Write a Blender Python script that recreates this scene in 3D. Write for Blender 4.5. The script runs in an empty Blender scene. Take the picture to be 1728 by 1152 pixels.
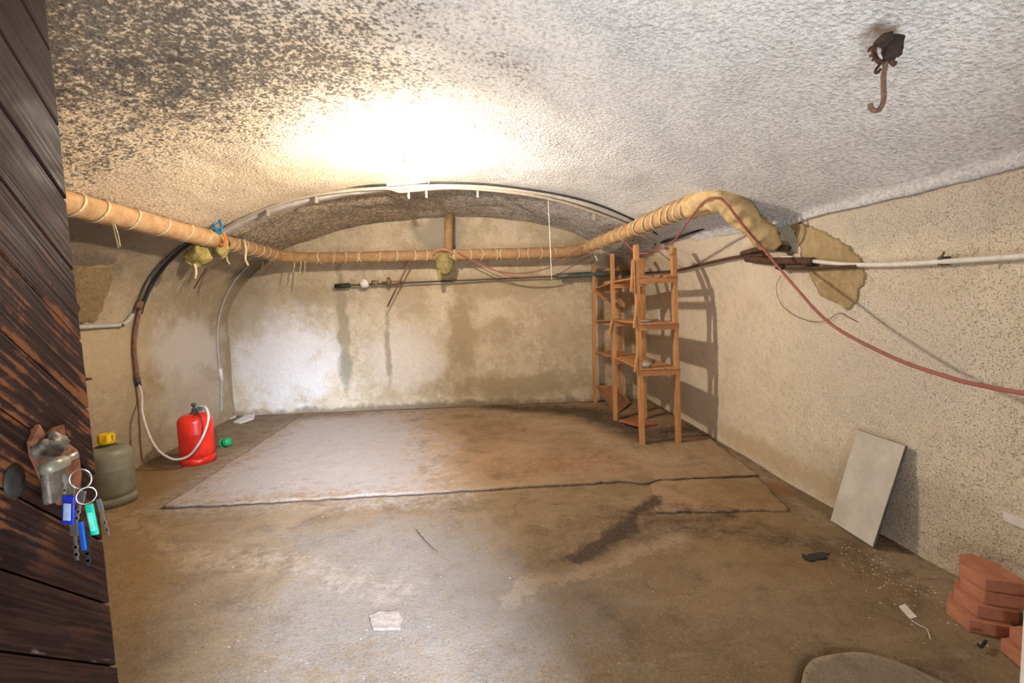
import bpy, bmesh, math, random
import numpy as np
from mathutils import Vector, Matrix
random.seed(7); rng = np.random.RandomState(5)
SC = bpy.context.scene; COL = SC.collection

# ------------------------------------------------------------------ camera
F, HC = 745.0, 1.45
YAW, PIT, RHO = math.radians(1.85), math.atan(57/745.0), 0.033
r0 = np.array([math.cos(YAW), -math.sin(YAW), 0.0])
fw = np.array([math.sin(YAW)*math.cos(PIT), math.cos(YAW)*math.cos(PIT), -math.sin(PIT)])
u0 = np.cross(r0, fw)
rv = r0*math.cos(RHO) - u0*math.sin(RHO)
uv = u0*math.cos(RHO) + r0*math.sin(RHO)
CAM = np.array([0, 0, HC])
cd = bpy.data.cameras.new('camera'); cam = bpy.data.objects.new('camera', cd); COL.objects.link(cam)
M = Matrix.Identity(4)
for i in range(3):
    M[i][0], M[i][1], M[i][2], M[i][3] = rv[i], uv[i], -fw[i], CAM[i]
cam.matrix_world = M
cd.sensor_width = 36; cd.sensor_fit = 'HORIZONTAL'; cd.lens = F/1728*36; cd.clip_start = 0.02
SC.camera = cam
# ------------------------------------------------------------------ world, daylight through the doorway, exposure
SC.view_settings.view_transform = 'Standard'; SC.view_settings.look = 'None'
SC.view_settings.exposure = 0.12; SC.view_settings.gamma = 1.0; SC.view_settings.use_curve_mapping = False
W = bpy.data.worlds.new('world'); SC.world = W; W.use_nodes = True
bg = W.node_tree.nodes['Background']; bg.inputs[0].default_value = (0.62, 0.78, 1, 1); bg.inputs[1].default_value = 1.0
BULB = (-0.72, 3.78, 2.60); BULB_W = 235.0
def area(name, loc, target, sx, sy, power, col):
    l = bpy.data.lights.new(name, 'AREA'); l.shape = 'RECTANGLE'; l.size = sx; l.size_y = sy; l.energy = power; l.color = col
    o = bpy.data.objects.new(name, l); COL.objects.link(o); o.location = loc
    o.rotation_euler = (Vector(target)-Vector(loc)).to_track_quat('-Z', 'Y').to_euler(); return o
area('doorway_fill', (0.35, -0.62, 0.10), (0.55, 1.0, 2.3), 1.0, 0.8, 165, (0.86, 0.93, 1.0))  # added upward fill for the ceiling, standing in for daylight bounced off the ground
area('daylight_sky', (1.72, -3.6, 3.35), (-1.5, 4.5, 0.2), 0.9, 1.1, 2700, (0.64, 0.76, 1.0))
SC.cycles.use_denoising = True
SC.cycles.sample_clamp_indirect = 6.0
SC.cycles.max_bounces = 10; SC.cycles.diffuse_bounces = 6

# ------------------------------------------------------------------ small maths
def ray(px, py): return fw + rv*(px-864)/F + uv*(576-py)/F
def at(px, py, ax, val):
    d = ray(px, py); i = 'xyz'.index(ax); return CAM + d*((val-CAM[i])/d[i])
XC, ZS, HV, NE = -0.70, 1.20, 1.59, 2.2
YF, YB = 0.5, 6.58
def xl(y): return -3.61 - 0.145*max(0.0, y-4.4)
def xr(y): return 2.27 + 0.05*max(0.0, 3.2-y)
def ell(z): 
    if z <= ZS: return 1.0
    return max(0.0, 1-((z-ZS)/HV)**NE)**(1/NE)
def wback(y): 
    t = min(1.0, max(0.0, (y-3.3)/1.3)); return t*t*(3-2*t)
def xwl(y, z): return XC-(XC-xl(y))*ell(z)
def xwr(y, z):
    w = wback(y); return xr(y) - w*(xr(y)-(XC+(xr(y)-XC)*ell(z)))
ZCR = 2.05
def hit(px, py, back=0.0):
    d = ray(px, py); lo, hi = 0.3, 9.0
    def inside(t):
        p = CAM+d*t
        if p[2] < 0 or p[1] > YB: return False
        if p[2] > ZS+HV-0.001: return False
        return xwl(p[1], p[2]) < p[0] < xwr(p[1], p[2])
    for _ in range(50):
        m = (lo+hi)/2
        if inside(m): lo = m
        else: hi = m
    return CAM + d*(lo*(1-back))
_lat = rng.rand(256, 256)
def vn(x, y):
    x = np.asarray(x, float); y = np.asarray(y, float)
    xi = np.floor(x).astype(int); yi = np.floor(y).astype(int); fx = x-xi; fy = y-yi
    fx = fx*fx*(3-2*fx); fy = fy*fy*(3-2*fy)
    g = lambda a, b: _lat[a % 256, b % 256]
    return (g(xi, yi)*(1-fx)+g(xi+1, yi)*fx)*(1-fy)+(g(xi, yi+1)*(1-fx)+g(xi+1, yi+1)*fx)*fy-0.5
def fbm(x, y, o=4):
    s = 0; a = 1.0
    for k in range(o): s = s + a*vn(np.asarray(x)*2**k+17*k, np.asarray(y)*2**k+31*k); a *= 0.5
    return s

# ------------------------------------------------------------------ node helper
class N:
    def __init__(s, name, rough=0.85, metal=0.0, spec=0.3):
        s.m = bpy.data.materials.new(name); s.m.use_nodes = True; s.t = s.m.node_tree
        s.b = s.t.nodes['Principled BSDF']; s.b.inputs['Roughness'].default_value = rough
        s.b.inputs['Metallic'].default_value = metal; s.b.inputs['Specular IOR Level'].default_value = spec
        s.co = s.t.nodes.new('ShaderNodeTexCoord').outputs['Object']
    def n(s, ty): return s.t.nodes.new(ty)
    def put(s, sock, v):
        if isinstance(v, bpy.types.NodeSocket): s.t.links.new(v, sock)
        elif isinstance(v, tuple) and len(v) == 3 and sock.type == 'RGBA': sock.default_value = (*v, 1)
        else: sock.default_value = v
    def noise(s, scale, detail=4, rough=0.55, dist=0.0, vec=None):
        k = s.n('ShaderNodeTexNoise'); s.put(k.inputs['Vector'], vec or s.co)
        k.inputs['Scale'].default_value = scale; k.inputs['Detail'].default_value = detail
        k.inputs['Roughness'].default_value = rough; k.inputs['Distortion'].default_value = dist; return k.outputs[0]
    def voro(s, scale, feat='F1', vec=None):
        k = s.n('ShaderNodeTexVoronoi'); k.feature = feat; s.put(k.inputs['Vector'], vec or s.co); k.inputs['Scale'].default_value = scale
        return k.outputs['Distance']
    def mapping(s, scale=(1, 1, 1), rot=(0, 0, 0), loc=(0, 0, 0)):
        k = s.n('ShaderNodeMapping'); s.put(k.inputs['Vector'], s.co)
        k.inputs['Scale'].default_value = scale; k.inputs['Rotation'].default_value = rot; k.inputs['Location'].default_value = loc; return k.outputs[0]
    def mr(s, v, a, b, c=0.0, d=1.0):
        k = s.n('ShaderNodeMapRange'); k.interpolation_type = 'SMOOTHSTEP'
        for i, x in enumerate((v, a, b, c, d)): s.put(k.inputs[i], x)
        return k.outputs[0]
    def math(s, op, a, b=0.0, clamp=False):
        k = s.n('ShaderNodeMath'); k.operation = op; k.use_clamp = clamp; s.put(k.inputs[0], a); s.put(k.inputs[1], b); return k.outputs[0]
    def mul(s, *a):
        r = a[0]
        for x in a[1:]: r = s.math('MULTIPLY', r, x)
        return r
    def add(s, *a):
        r = a[0]
        for x in a[1:]: r = s.math('ADD', r, x)
        return r
    def mix(s, f, a, b):
        k = s.n('ShaderNodeMix'); k.data_type = 'RGBA'; s.put(k.inputs[0], f); s.put(k.inputs[6], a); s.put(k.inputs[7], b); return k.outputs[2]
    def axis(s, i):
        k = s.n('ShaderNodeSeparateXYZ'); s.put(k.inputs[0], s.co); return k.outputs[i]
    def attr(s, name):
        k = s.n('ShaderNodeAttribute'); k.attribute_name = name; return k.outputs['Fac']
    def blob(s, c, r, rag=0.5, nscale=4.0, soft=0.5):
        k = s.n('ShaderNodeMapping'); s.put(k.inputs['Vector'], s.co); k.vector_type = 'POINT'
        k.inputs['Location'].default_value = tuple(-a/b for a, b in zip(c, r)); k.inputs['Scale'].default_value = tuple(1/b for b in r)
        l = s.n('ShaderNodeVectorMath'); l.operation = 'LENGTH'; s.put(l.inputs[0], k.outputs[0])
        nn = s.noise(nscale, 5, 0.6)
        v = s.add(l.outputs['Value'], s.mul(s.math('SUBTRACT', nn, 0.5), rag*2))
        return s.mr(v, 1.0+soft*0.5, 1.0-soft, 0.0, 1.0)
    def bump(s, h, strength=0.6, dist=0.01):
        k = s.n('ShaderNodeBump'); k.inputs['Strength'].default_value = strength; k.inputs['Distance'].default_value = dist
        s.put(k.inputs['Height'], h); s.t.links.new(k.outputs[0], s.b.inputs['Normal'])
    def color(s, c): s.put(s.b.inputs['Base Color'], c); return s
    def rough(s, v): s.put(s.b.inputs['Roughness'], v); return s

def simple(name, col, rough=0.6, metal=0.0, var=0.25, scale=20, bump=0.15, spec=0.3, dark=None, bd=0.004):
    k = N(name, rough, metal, spec)
    d = dark or tuple(c*(1-var*1.6) for c in col)
    f = k.noise(scale, 5, 0.6)
    k.color(k.mix(k.mr(f, 0.3, 0.7), d, col)); k.bump(k.noise(scale*3, 4), bump, bd); return k.m

# ------------------------------------------------------------------ setting materials
def mat_ceiling():
    k = N('roughcast', 0.95, spec=0.1)
    x, y, z = k.axis(0), k.axis(1), k.axis(2)
    g1 = k.noise(46, 4, 0.62, 0.15); g2 = k.noise(140, 3, 0.6); big = k.noise(2.2, 4, 0.6); v = k.voro(62, 'SMOOTH_F1')
    left = k.mr(k.add(x, k.mul(k.math('SUBTRACT', big, 0.5), 2.4)), 0.9, -1.9)
    clean = k.mix(k.mr(big, 0.3, 0.7), (0.86, 0.855, 0.85), (0.78, 0.77, 0.765))
    warm = k.mix(k.mr(big, 0.35, 0.7), (0.86, 0.70, 0.49), (0.78, 0.65, 0.47))
    base = k.mix(left, clean, warm)
    base = k.mix(k.mul(k.mr(g1, 0.56, 0.40), 0.42), base, k.mix(left, (0.40, 0.385, 0.37), (0.38, 0.29, 0.19)))
    # soot lodged between the grains, heaviest over the left front
    front = k.mr(k.add(y, k.mul(x, -0.35), k.mul(k.math('SUBTRACT', k.noise(1.4, 3), 0.5), 2.2)), 4.4, 2.6)
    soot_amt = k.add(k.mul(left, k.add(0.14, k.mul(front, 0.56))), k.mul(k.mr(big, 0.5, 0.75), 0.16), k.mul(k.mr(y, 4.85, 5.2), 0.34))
    pits = k.add(k.mul(g1, 0.65), k.mul(k.noise(17, 3, 0.6), 0.35))
    soot = k.mr(k.math('SUBTRACT', pits, k.mul(soot_amt, 0.27)), 0.43, 0.31)
    soot = k.mul(soot, k.mr(soot_amt, 0.0, 0.35))
    c = k.mix(k.mul(soot, 0.85), base, (0.125, 0.105, 0.09))
    blk = k.mul(k.blob((-1.9, 2.4, 2.5), (0.7, 0.7, 0.6), 1.0, 5), k.mr(k.noise(12, 3), 0.5, 0.62), 0.8)
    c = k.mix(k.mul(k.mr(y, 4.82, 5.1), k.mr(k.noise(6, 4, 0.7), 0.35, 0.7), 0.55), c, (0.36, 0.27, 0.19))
    c = k.mix(blk, c, (0.12, 0.105, 0.10))
    k.color(c)
    k.bump(k.add(k.mul(g1, 1.0), k.mul(g2, 0.35), k.mul(v, -0.5), k.mul(k.noise(9, 3), 0.8)), 1.0, 0.025)
    return k.m

def mat_wall(name, c1, c2, c3, fine, blobs=(), pit=0.0, bs=0.5, nscale=1.0):
    k = N(name, 0.93, spec=0.12)
    b1 = k.noise(1.5*nscale, 6, 0.62); b2 = k.noise(5*nscale, 6, 0.65, 0.6); b3 = k.noise(18, 5, 0.65)
    c = k.mix(k.mr(b1, 0.33, 0.68), c1, c2)
    c = k.mix(k.mul(k.mr(b2, 0.45, 0.72), 0.7), c, c3)
    c = k.mix(k.mul(k.mr(b3, 0.50, 0.72), 0.42), c, tuple(a*0.5 for a in c1))
    c = k.mix(k.mul(k.mr(k.noise(11, 6, 0.7, 0.8), 0.52, 0.66), 0.35), c, tuple(min(1, a*1.25) for a in c3))
    c = k.mix(k.mul(k.mr(k.noise(90, 3, 0.6), 0.42, 0.32), 0.35), c, tuple(a*0.4 for a in c1))
    for ce, r, col, amt, rag, ns in blobs:
        c = k.mix(k.mul(k.blob(ce, r, rag, ns), amt), c, col)
    g = k.noise(fine, 4, 0.65)
    h = k.add(k.mul(g, 0.6), k.mul(k.noise(fine*0.35, 5, 0.65), 0.8), k.mul(b2, 1.6))
    if pit:
        p = k.mr(k.noise(110, 3, 0.65), 0.45, 0.35)
        y = k.axis(1); zz = k.axis(2)
        zone = k.mr(k.add(y, k.mul(k.math('SUBTRACT', b1, 0.5), 2.0)), 3.9, 2.3)
        p = k.mul(p, k.add(0.15, k.mul(zone, 0.85)))
        c = k.mix(k.mul(p, pit), c, (0.20, 0.16, 0.12)); h = k.math('SUBTRACT', h, k.mul(p, 1.0))
    k.color(c); k.bump(h, min(1.0, bs*1.5), 0.024); return k.m

def mat_floor(name, tint=(1, 1, 1), mat=False):
    k = N(name, 0.85, spec=0.25)
    T = lambda c: tuple(a*b for a, b in zip(c, tint))
    b1 = k.noise(1.1, 6, 0.65, 0.4); b2 = k.noise(4.2, 7, 0.68, 0.5); b3 = k.noise(26, 6, 0.7)
    st = k.noise(5, 6, 0.7, 0.2, k.mapping((0.6, 3.2, 1), (0, 0, 0.12)))
    c = k.mix(k.mr(b1, 0.32, 0.68), T((0.158, 0.108, 0.058)), T((0.225, 0.160, 0.096)))
    c = k.mix(k.mul(k.mr(b2, 0.45, 0.72), 0.7), c, T((0.098, 0.066, 0.040)))
    c = k.mix(k.mul(k.mr(st, 0.5, 0.75), 0.40), c, T((0.27, 0.205, 0.15)))
    b4 = k.noise(9, 5, 0.7, 0.4)
    def am(name, rag=0.9):
        a = k.attr(name); n = k.add(k.mul(k.math('SUBTRACT', b4, 0.5), rag*1.7), k.mul(k.math('SUBTRACT', b3, 0.5), rag*1.5))
        return k.mr(k.add(a, k.mul(n, k.mr(a, 0.0, 0.3))), 0.05, 1.0)
    c = k.mix(k.mul(am('ochre'), 0.75), c, (0.23, 0.14, 0.052))
    c = k.mix(k.mul(am('grey'), 0.75), c, (0.20, 0.175, 0.15))
    c = k.mix(k.mul(am('daylit_dust', 1.2), 0.7), c, (0.36, 0.325, 0.305))
    c = k.mix(k.mul(am('pale', 1.8), 0.38), c, (0.40, 0.31, 0.22))
    c = k.mix(k.mul(am('rust'), 0.7), c, (0.17, 0.065, 0.022))
    dk = am('dark', 0.6)
    c = k.mix(k.mul(dk, 0.93), c, (0.040, 0.024, 0.015))
    sp = k.mr(k.noise(85, 3, 0.6), 0.44, 0.32)
    c = k.mix(k.mul(sp, 0.5), c, (0.06, 0.042, 0.028)); lt = k.mr(k.noise(95, 3, 0.6, 0.0, k.mapping((1, 1, 1), (0, 0, 0), (3, 7, 1))), 0.56, 0.68)
    c = k.mix(k.mul(lt, 0.35), c, (0.36, 0.29, 0.215))
    wp = k.mr(k.voro(9), 0.055, 0.035); c = k.mix(k.mul(wp, k.mr(b2, 0.5, 0.6), 0.8), c, (0.75, 0.68, 0.58))
    k.color(c)
    k.rough(k.mr(b2, 0.3, 0.7, 0.78, 0.95))
    k.bump(k.add(k.mul(b3, 0.6), k.mul(k.noise(70, 4, 0.7), 0.5), k.mul(b2, 0.8)), 0.6, 0.014)
    return k.m

PB = lambda px, py: tuple(at(px, py, 'y', YB))
M_CEIL = mat_ceiling()
pl = (0.66, 0.52, 0.36)
M_WB = mat_wall('plaster_back', (0.54, 0.445, 0.31), (0.42, 0.335, 0.215), (0.60, 0.52, 0.40), 40, [
    (PB(480, 610), (0.9, 1, 0.75), (0.66, 0.63, 0.60), 0.75, 1.1, 3.5),
    (PB(690, 600), (0.7, 1, 0.5), (0.60, 0.53, 0.46), 0.5, 0.8, 3),
    (PB(580, 560), (0.09, 1, 1.0), (0.27, 0.22, 0.14), 0.75, 1.0, 5),
    (PB(583, 625), (0.10, 1, 0.28), (0.25, 0.24, 0.18), 0.7, 0.9, 6),
    (PB(745, 395), (0.40, 1, 0.42), (0.27, 0.24, 0.19), 0.8, 0.8, 5),
    (PB(780, 560), (0.25, 1, 0.7), (0.28, 0.205, 0.11), 0.7, 1.0, 4),
    (PB(860, 480), (1.0, 1, 0.25), (0.33, 0.25, 0.15), 0.65, 0.9, 4),
    (PB(700, 500), (0.3, 1, 0.4), (0.34, 0.26, 0.16), 0.55, 0.9, 4),
    (PB(880, 650), (1.3, 1, 0.22), (0.28, 0.205, 0.12), 0.7, 1.0, 4),
    (PB(840, 560), (0.3, 1, 0.22), (0.33, 0.25, 0.15), 0.6, 1.0, 6),
    (PB(655, 590), (0.05, 1, 0.5), (0.24, 0.18, 0.12), 0.7, 1.0, 8),
    (PB(530, 500), (0.6, 1, 0.16), (0.36, 0.28, 0.18), 0.6, 1.0, 5),
    (PB(950, 560), (0.4, 1, 0.4), (0.40, 0.31, 0.20), 0.5, 1.0, 4),
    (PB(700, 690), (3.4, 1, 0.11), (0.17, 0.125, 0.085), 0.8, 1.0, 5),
    (PB(420, 520), (0.5, 1, 0.5), (0.36, 0.29, 0.20), 0.6, 0.8, 4)], bs=0.35, nscale=1.3)
HP = lambda px, py: tuple(hit(px, py))
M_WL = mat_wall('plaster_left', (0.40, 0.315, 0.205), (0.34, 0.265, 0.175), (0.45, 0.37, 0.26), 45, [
    (HP(320, 590), (1, 0.9, 0.42), (0.60, 0.55, 0.49), 0.75, 0.8, 3),
    (HP(330, 670), (1, 0.8, 0.40), (0.52, 0.455, 0.38), 0.6, 0.9, 4),
    (HP(150, 600), (1, 0.8, 0.35), (0.46, 0.36, 0.215), 0.5, 0.9, 4),
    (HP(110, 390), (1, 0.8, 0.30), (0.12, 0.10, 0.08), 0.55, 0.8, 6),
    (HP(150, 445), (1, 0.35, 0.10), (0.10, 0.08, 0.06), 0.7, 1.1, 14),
    (HP(270, 430), (1, 1.5, 0.28), (0.16, 0.12, 0.085), 0.45, 0.8, 5),  # shadow under the lagged pipe, painted into the upper wall colour
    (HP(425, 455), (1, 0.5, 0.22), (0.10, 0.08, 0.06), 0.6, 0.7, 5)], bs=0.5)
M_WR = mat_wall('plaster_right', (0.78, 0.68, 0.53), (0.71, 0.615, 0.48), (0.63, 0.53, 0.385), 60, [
    (HP(1450, 600), (1, 0.7, 0.5), (0.66, 0.58, 0.48), 0.6, 0.8, 3),
    (HP(1600, 640), (1, 0.4, 0.3), (0.66, 0.59, 0.50), 0.5, 0.9, 4),
    (HP(1550, 860), (1, 0.9, 0.22), (0.46, 0.385, 0.28), 0.5, 0.8, 5),
    (HP(1620, 330), (1, 1.0, 0.22), (0.50, 0.455, 0.40), 0.55, 0.8, 4),
    (HP(1300, 770), (1, 0.9, 0.12), (0.50, 0.36, 0.20), 0.6, 0.7, 5),
    (HP(1150, 640), (1, 0.3, 0.4), (0.50, 0.44, 0.36), 0.4, 0.8, 5)], pit=0.45, bs=0.5)
M_WF = mat_wall('plaster_front', (0.60, 0.50, 0.38), (0.54, 0.44, 0.32), (0.64, 0.55, 0.42), 40)
M_FL = mat_floor('earth_floor'); M_SLAB = mat_floor('screed', (1.35, 1.30, 1.30)); M_COVER = mat_floor('cover_concrete', (0.98, 1.02, 0.98))
M_RIB = mat_wall('rib_plaster', (0.42, 0.37, 0.32), (0.36, 0.32, 0.28), (0.48, 0.42, 0.36), 40)
M_TAN = mat_wall('bare_mortar', (0.44, 0.325, 0.17), (0.34, 0.245, 0.125), (0.54, 0.42, 0.26), 70, nscale=2)

# ------------------------------------------------------------------ mesh helpers
def link(o, parent=None):
    COL.objects.link(o)
    if parent is not None:
        o.parent = parent; 
        if parent.type == 'EMPTY' or True:
            o.matrix_parent_inverse = WM(parent).inverted()
    return o
def WM(o):
    m = o.matrix_basis.copy()
    if o.parent is not None: m = WM(o.parent) @ o.matrix_parent_inverse @ m
    return m
def mesh(name, vs, fs, mat, parent=None, smooth=True, attrs=None, bevel=0.0, recalc=True):
    me = bpy.data.meshes.new(name); me.from_pydata([tuple(map(float, v)) for v in vs], [], [tuple(map(int, f)) for f in fs])
    if bevel or recalc:
        bm = bmesh.new(); bm.from_mesh(me)
        if recalc: bmesh.ops.recalc_face_normals(bm, faces=bm.faces)
        if bevel: bmesh.ops.bevel(bm, geom=bm.edges[:], offset=bevel, segments=2, affect='EDGES', profile=0.6, clamp_overlap=True)
        bm.to_mesh(me); bm.free()
    if attrs:
        for k, a in attrs.items():
            at_ = me.attributes.new(k, 'FLOAT', 'POINT'); at_.data.foreach_set('value', np.asarray(a, np.float32))
    if smooth: me.polygons.foreach_set('use_smooth', [True]*len(me.polygons))
    me.materials.append(mat); me.update()
    return link(bpy.data.objects.new(name, me), parent)
def tag(o, label, cat, group=None):
    o['label'] = label; o['category'] = cat
    if group: o['group'] = group
    return o
def struct(o): o['kind'] = 'structure'; return o
def thing(name, label, cat, loc=(0, 0, 0), group=None):
    o = bpy.data.objects.new(name, None); o.empty_display_size = 0.05; o.location = tuple(map(float, loc)); COL.objects.link(o)
    return tag(o, label, cat, group)
def spline(pts, n=8):
    P = [np.asarray(p, float) for p in pts]
    if len(P) < 3: return P
    P = [2*P[0]-P[1]] + P + [2*P[-1]-P[-2]]; out = []
    for i in range(1, len(P)-2):
        for k in range(n):
            t = k/n; a, b, c, d = P[i-1], P[i], P[i+1], P[i+2]
            out.append(0.5*(2*b+(c-a)*t+(2*a-5*b+4*c-d)*t*t+(3*b-a-3*c+d)*t**3))
    out.append(P[-2]); return out
def tube(pts, r, seg=8, n=6, smooth=True, closed=False, rad=None, cap=True):
    P = spline(pts, n) if smooth else [np.asarray(p, float) for p in pts]
    L = len(P); vs = []; fs = []
    T = [P[min(i+1, L-1)]-P[max(i-1, 0)] for i in range(L)]
    if closed:
        T = [P[(i+1) % L]-P[i-1] for i in range(L)]
    T = [t/(np.linalg.norm(t)+1e-12) for t in T]
    a = np.array([0, 0, 1.0]) if abs(T[0][2]) < 0.9 else np.array([1.0, 0, 0])
    u = np.cross(T[0], a); u /= np.linalg.norm(u)
    for i in range(L):
        u = u - T[i]*(u@T[i]); u /= np.linalg.norm(u); w = np.cross(T[i], u)
        for k in range(seg):
            th = 2*math.pi*k/seg
            rr = rad(i/(L-1), th) if rad else (r[i] if hasattr(r, '__len__') else r)
            vs.append(P[i]+(u*math.cos(th)+w*math.sin(th))*rr)
    for i in range(L if closed else L-1):
        j = (i+1) % L
        for k in range(seg):
            k2 = (k+1) % seg; fs.append((i*seg+k, i*seg+k2, j*seg+k2, j*seg+k))
    if cap and not closed:
        fs.append(tuple(range(seg))[::-1]); fs.append(tuple((L-1)*seg+k for k in range(seg)))
    return vs, fs
def join(*parts):
    vs = []; fs = []
    for v, f in parts:
        o = len(vs); vs += list(v); fs += [tuple(i+o for i in q) for q in f]
    return vs, fs
def lathe(prof, c=(0, 0, 0), seg=32, cap=True):
    vs = []; fs = []; L = len(prof)
    for r, z in prof:
        for k in range(seg):
            t = 2*math.pi*k/seg; vs.append((c[0]+r*math.cos(t), c[1]+r*math.sin(t), c[2]+z))
    for i in range(L-1):
        for k in range(seg):
            k2 = (k+1) % seg; fs.append((i*seg+k, i*seg+k2, (i+1)*seg+k2, (i+1)*seg+k))
    if cap: fs.append(tuple(range(seg))[::-1]); fs.append(tuple((L-1)*seg+k for k in range(seg)))
    return vs, fs
def box(c, s, rot=None):
    vs = []
    for dx in (-.5, .5):
        for dy in (-.5, .5):
            for dz in (-.5, .5): vs.append(Vector((dx*s[0], dy*s[1], dz*s[2])))
    if rot is not None: vs = [rot @ v for v in vs]
    vs = [v+Vector(tuple(map(float, c))) for v in vs]
    return vs, [(0, 1, 3, 2), (4, 6, 7, 5), (0, 4, 5, 1), (2, 3, 7, 6), (0, 2, 6, 4), (1, 5, 7, 3)]
def beam(a, b, w, d, up=(0, 0, 1)):
    a = Vector(tuple(map(float, a))); b = Vector(tuple(map(float, b))); z = (b-a); L = z.length; z.normalize(); up = Vector(up)
    if abs(z.dot(up)) > 0.95: up = Vector((0, 1, 0))
    x = up.cross(z).normalized(); y = z.cross(x)
    R = Matrix((x, y, z)).transposed(); return box((a+b)/2, (w, d, L), R)
def prism(poly, z0, z1, mp=None):
    n = len(poly); mp = mp or (lambda x, y, z: (x, y, z))
    vs = [mp(x, y, z0) for x, y in poly]+[mp(x, y, z1) for x, y in poly]
    fs = [tuple(range(n))[::-1], tuple(range(n, 2*n))]+[(i, (i+1) % n, n+(i+1) % n, n+i) for i in range(n)]
    return vs, fs
def lump(c, r, amp=0.25, seed=0, nu=14, nv=9, freq=2.0):
    R = np.random.RandomState(seed); off = R.rand(6)*20; vs = []; fs = []
    for j in range(nv+1):
        ph = math.pi*j/nv
        for i in range(nu):
            th = 2*math.pi*i/nu; d = np.array([math.sin(ph)*math.cos(th), math.sin(ph)*math.sin(th), math.cos(ph)])
            k = 1+amp*2*float(vn(d[0]*freq+off[0]+d[2], d[1]*freq+off[1])+vn(d[2]*freq+off[2], d[0]*freq+off[3])+0.6*vn(d[1]*freq*2.3+off[4], d[2]*freq*2.3+off[5]))
            vs.append(tuple(np.array(c)+d*np.array(r)*k))
    for j in range(nv):
        for i in range(nu):
            i2 = (i+1) % nu; fs.append((j*nu+i, (j+1)*nu+i, (j+1)*nu+i2, j*nu+i2))
    return vs, fs
def inpoly(x, y, poly):
    x = np.asarray(x); y = np.asarray(y); c = np.zeros(x.shape, bool); n = len(poly)
    for i in range(n):
        x1, y1 = poly[i]; x2, y2 = poly[(i+1) % n]
        cond = ((y1 > y) != (y2 > y)) & (x < (x2-x1)*(y-y1)/((y2-y1) or 1e-12)+x1); c ^= cond
    return c
def segdist(x, y, pts, closed=False):
    d = np.full(np.shape(x), 1e9); cx = np.zeros(np.shape(x)); cy = np.zeros(np.shape(x)); n = len(pts)
    for i in range(n if closed else n-1):
        (x1, y1), (x2, y2) = pts[i], pts[(i+1) % n]; L = (x2-x1)**2+(y2-y1)**2+1e-12
        t = np.clip(((x-x1)*(x2-x1)+(y-y1)*(y2-y1))/L, 0, 1); qx = x1+t*(x2-x1); qy = y1+t*(y2-y1)
        e = np.hypot(x-qx, y-qy); m = e < d; d = np.where(m, e, d); cx = np.where(m, qx, cx); cy = np.where(m, qy, cy)
    return d, cx, cy
def rough_poly(poly, step=0.05, amp=0.012, seed=1):
    R = np.random.RandomState(seed); out = []
    for i in range(len(poly)):
        a = np.array(poly[i]); b = np.array(poly[(i+1) % len(poly)]); k = max(1, int(np.linalg.norm(b-a)/step))
        nrm = np.array([-(b-a)[1], (b-a)[0]]); nrm = nrm/(np.linalg.norm(nrm)+1e-9)
        for j in range(k): out.append(tuple(a+(b-a)*j/k+nrm*(R.rand()-0.5)*2*amp))
    return out
def patch(poly, res, mp, drop):
    """grid of cells inside poly, rim snapped to the outline, with a skirt; mp(u, v, h) -> xyz"""
    us = [p[0] for p in poly]; ws = [p[1] for p in poly]
    U = np.arange(min(us)-res, max(us)+2*res, res); V = np.arange(min(ws)-res, max(ws)+2*res, res)
    gu, gv = np.meshgrid(U, V, indexing='ij'); cin = inpoly(gu[:-1, :-1]+res/2, gv[:-1, :-1]+res/2, poly)
    use = np.zeros(gu.shape, int); cnt = np.zeros(gu.shape, int)
    for a in (0, 1):
        for b in (0, 1): cnt[a:a+cin.shape[0], b:b+cin.shape[1]] += cin
    d, cx, cy = segdist(gu, gv, poly, True); rim = (cnt > 0) & (cnt < 4); near = rim & (d < res*1.2)
    gu = np.where(near, cx, gu); gv = np.where(near, cy, gv)
    idx = -np.ones(gu.shape, int); sel = cnt > 0; idx[sel] = np.arange(sel.sum())
    uu, vv = gu[sel], gv[sel]; vs = [mp(a, b, 0.0) for a, b in zip(uu, vv)]; fs = []; edge = {}
    for i, j in zip(*np.nonzero(cin)):
        q = (idx[i, j], idx[i+1, j], idx[i+1, j+1], idx[i, j+1]); fs.append(q)
        for a, b in zip(q, q[1:]+q[:1]): edge[(a, b)] = 1
    low = {}
    uv2 = list(zip(uu, vv))
    def lo(i):
        if i not in low: low[i] = len(vs); vs.append(mp(uv2[i][0], uv2[i][1], -drop)); uv2.append(uv2[i])
        return low[i]
    for (a, b) in list(edge):
        if (b, a) not in edge: fs.append((b, a, lo(a), lo(b)))
    return vs, fs, np.array(uv2)

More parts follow.
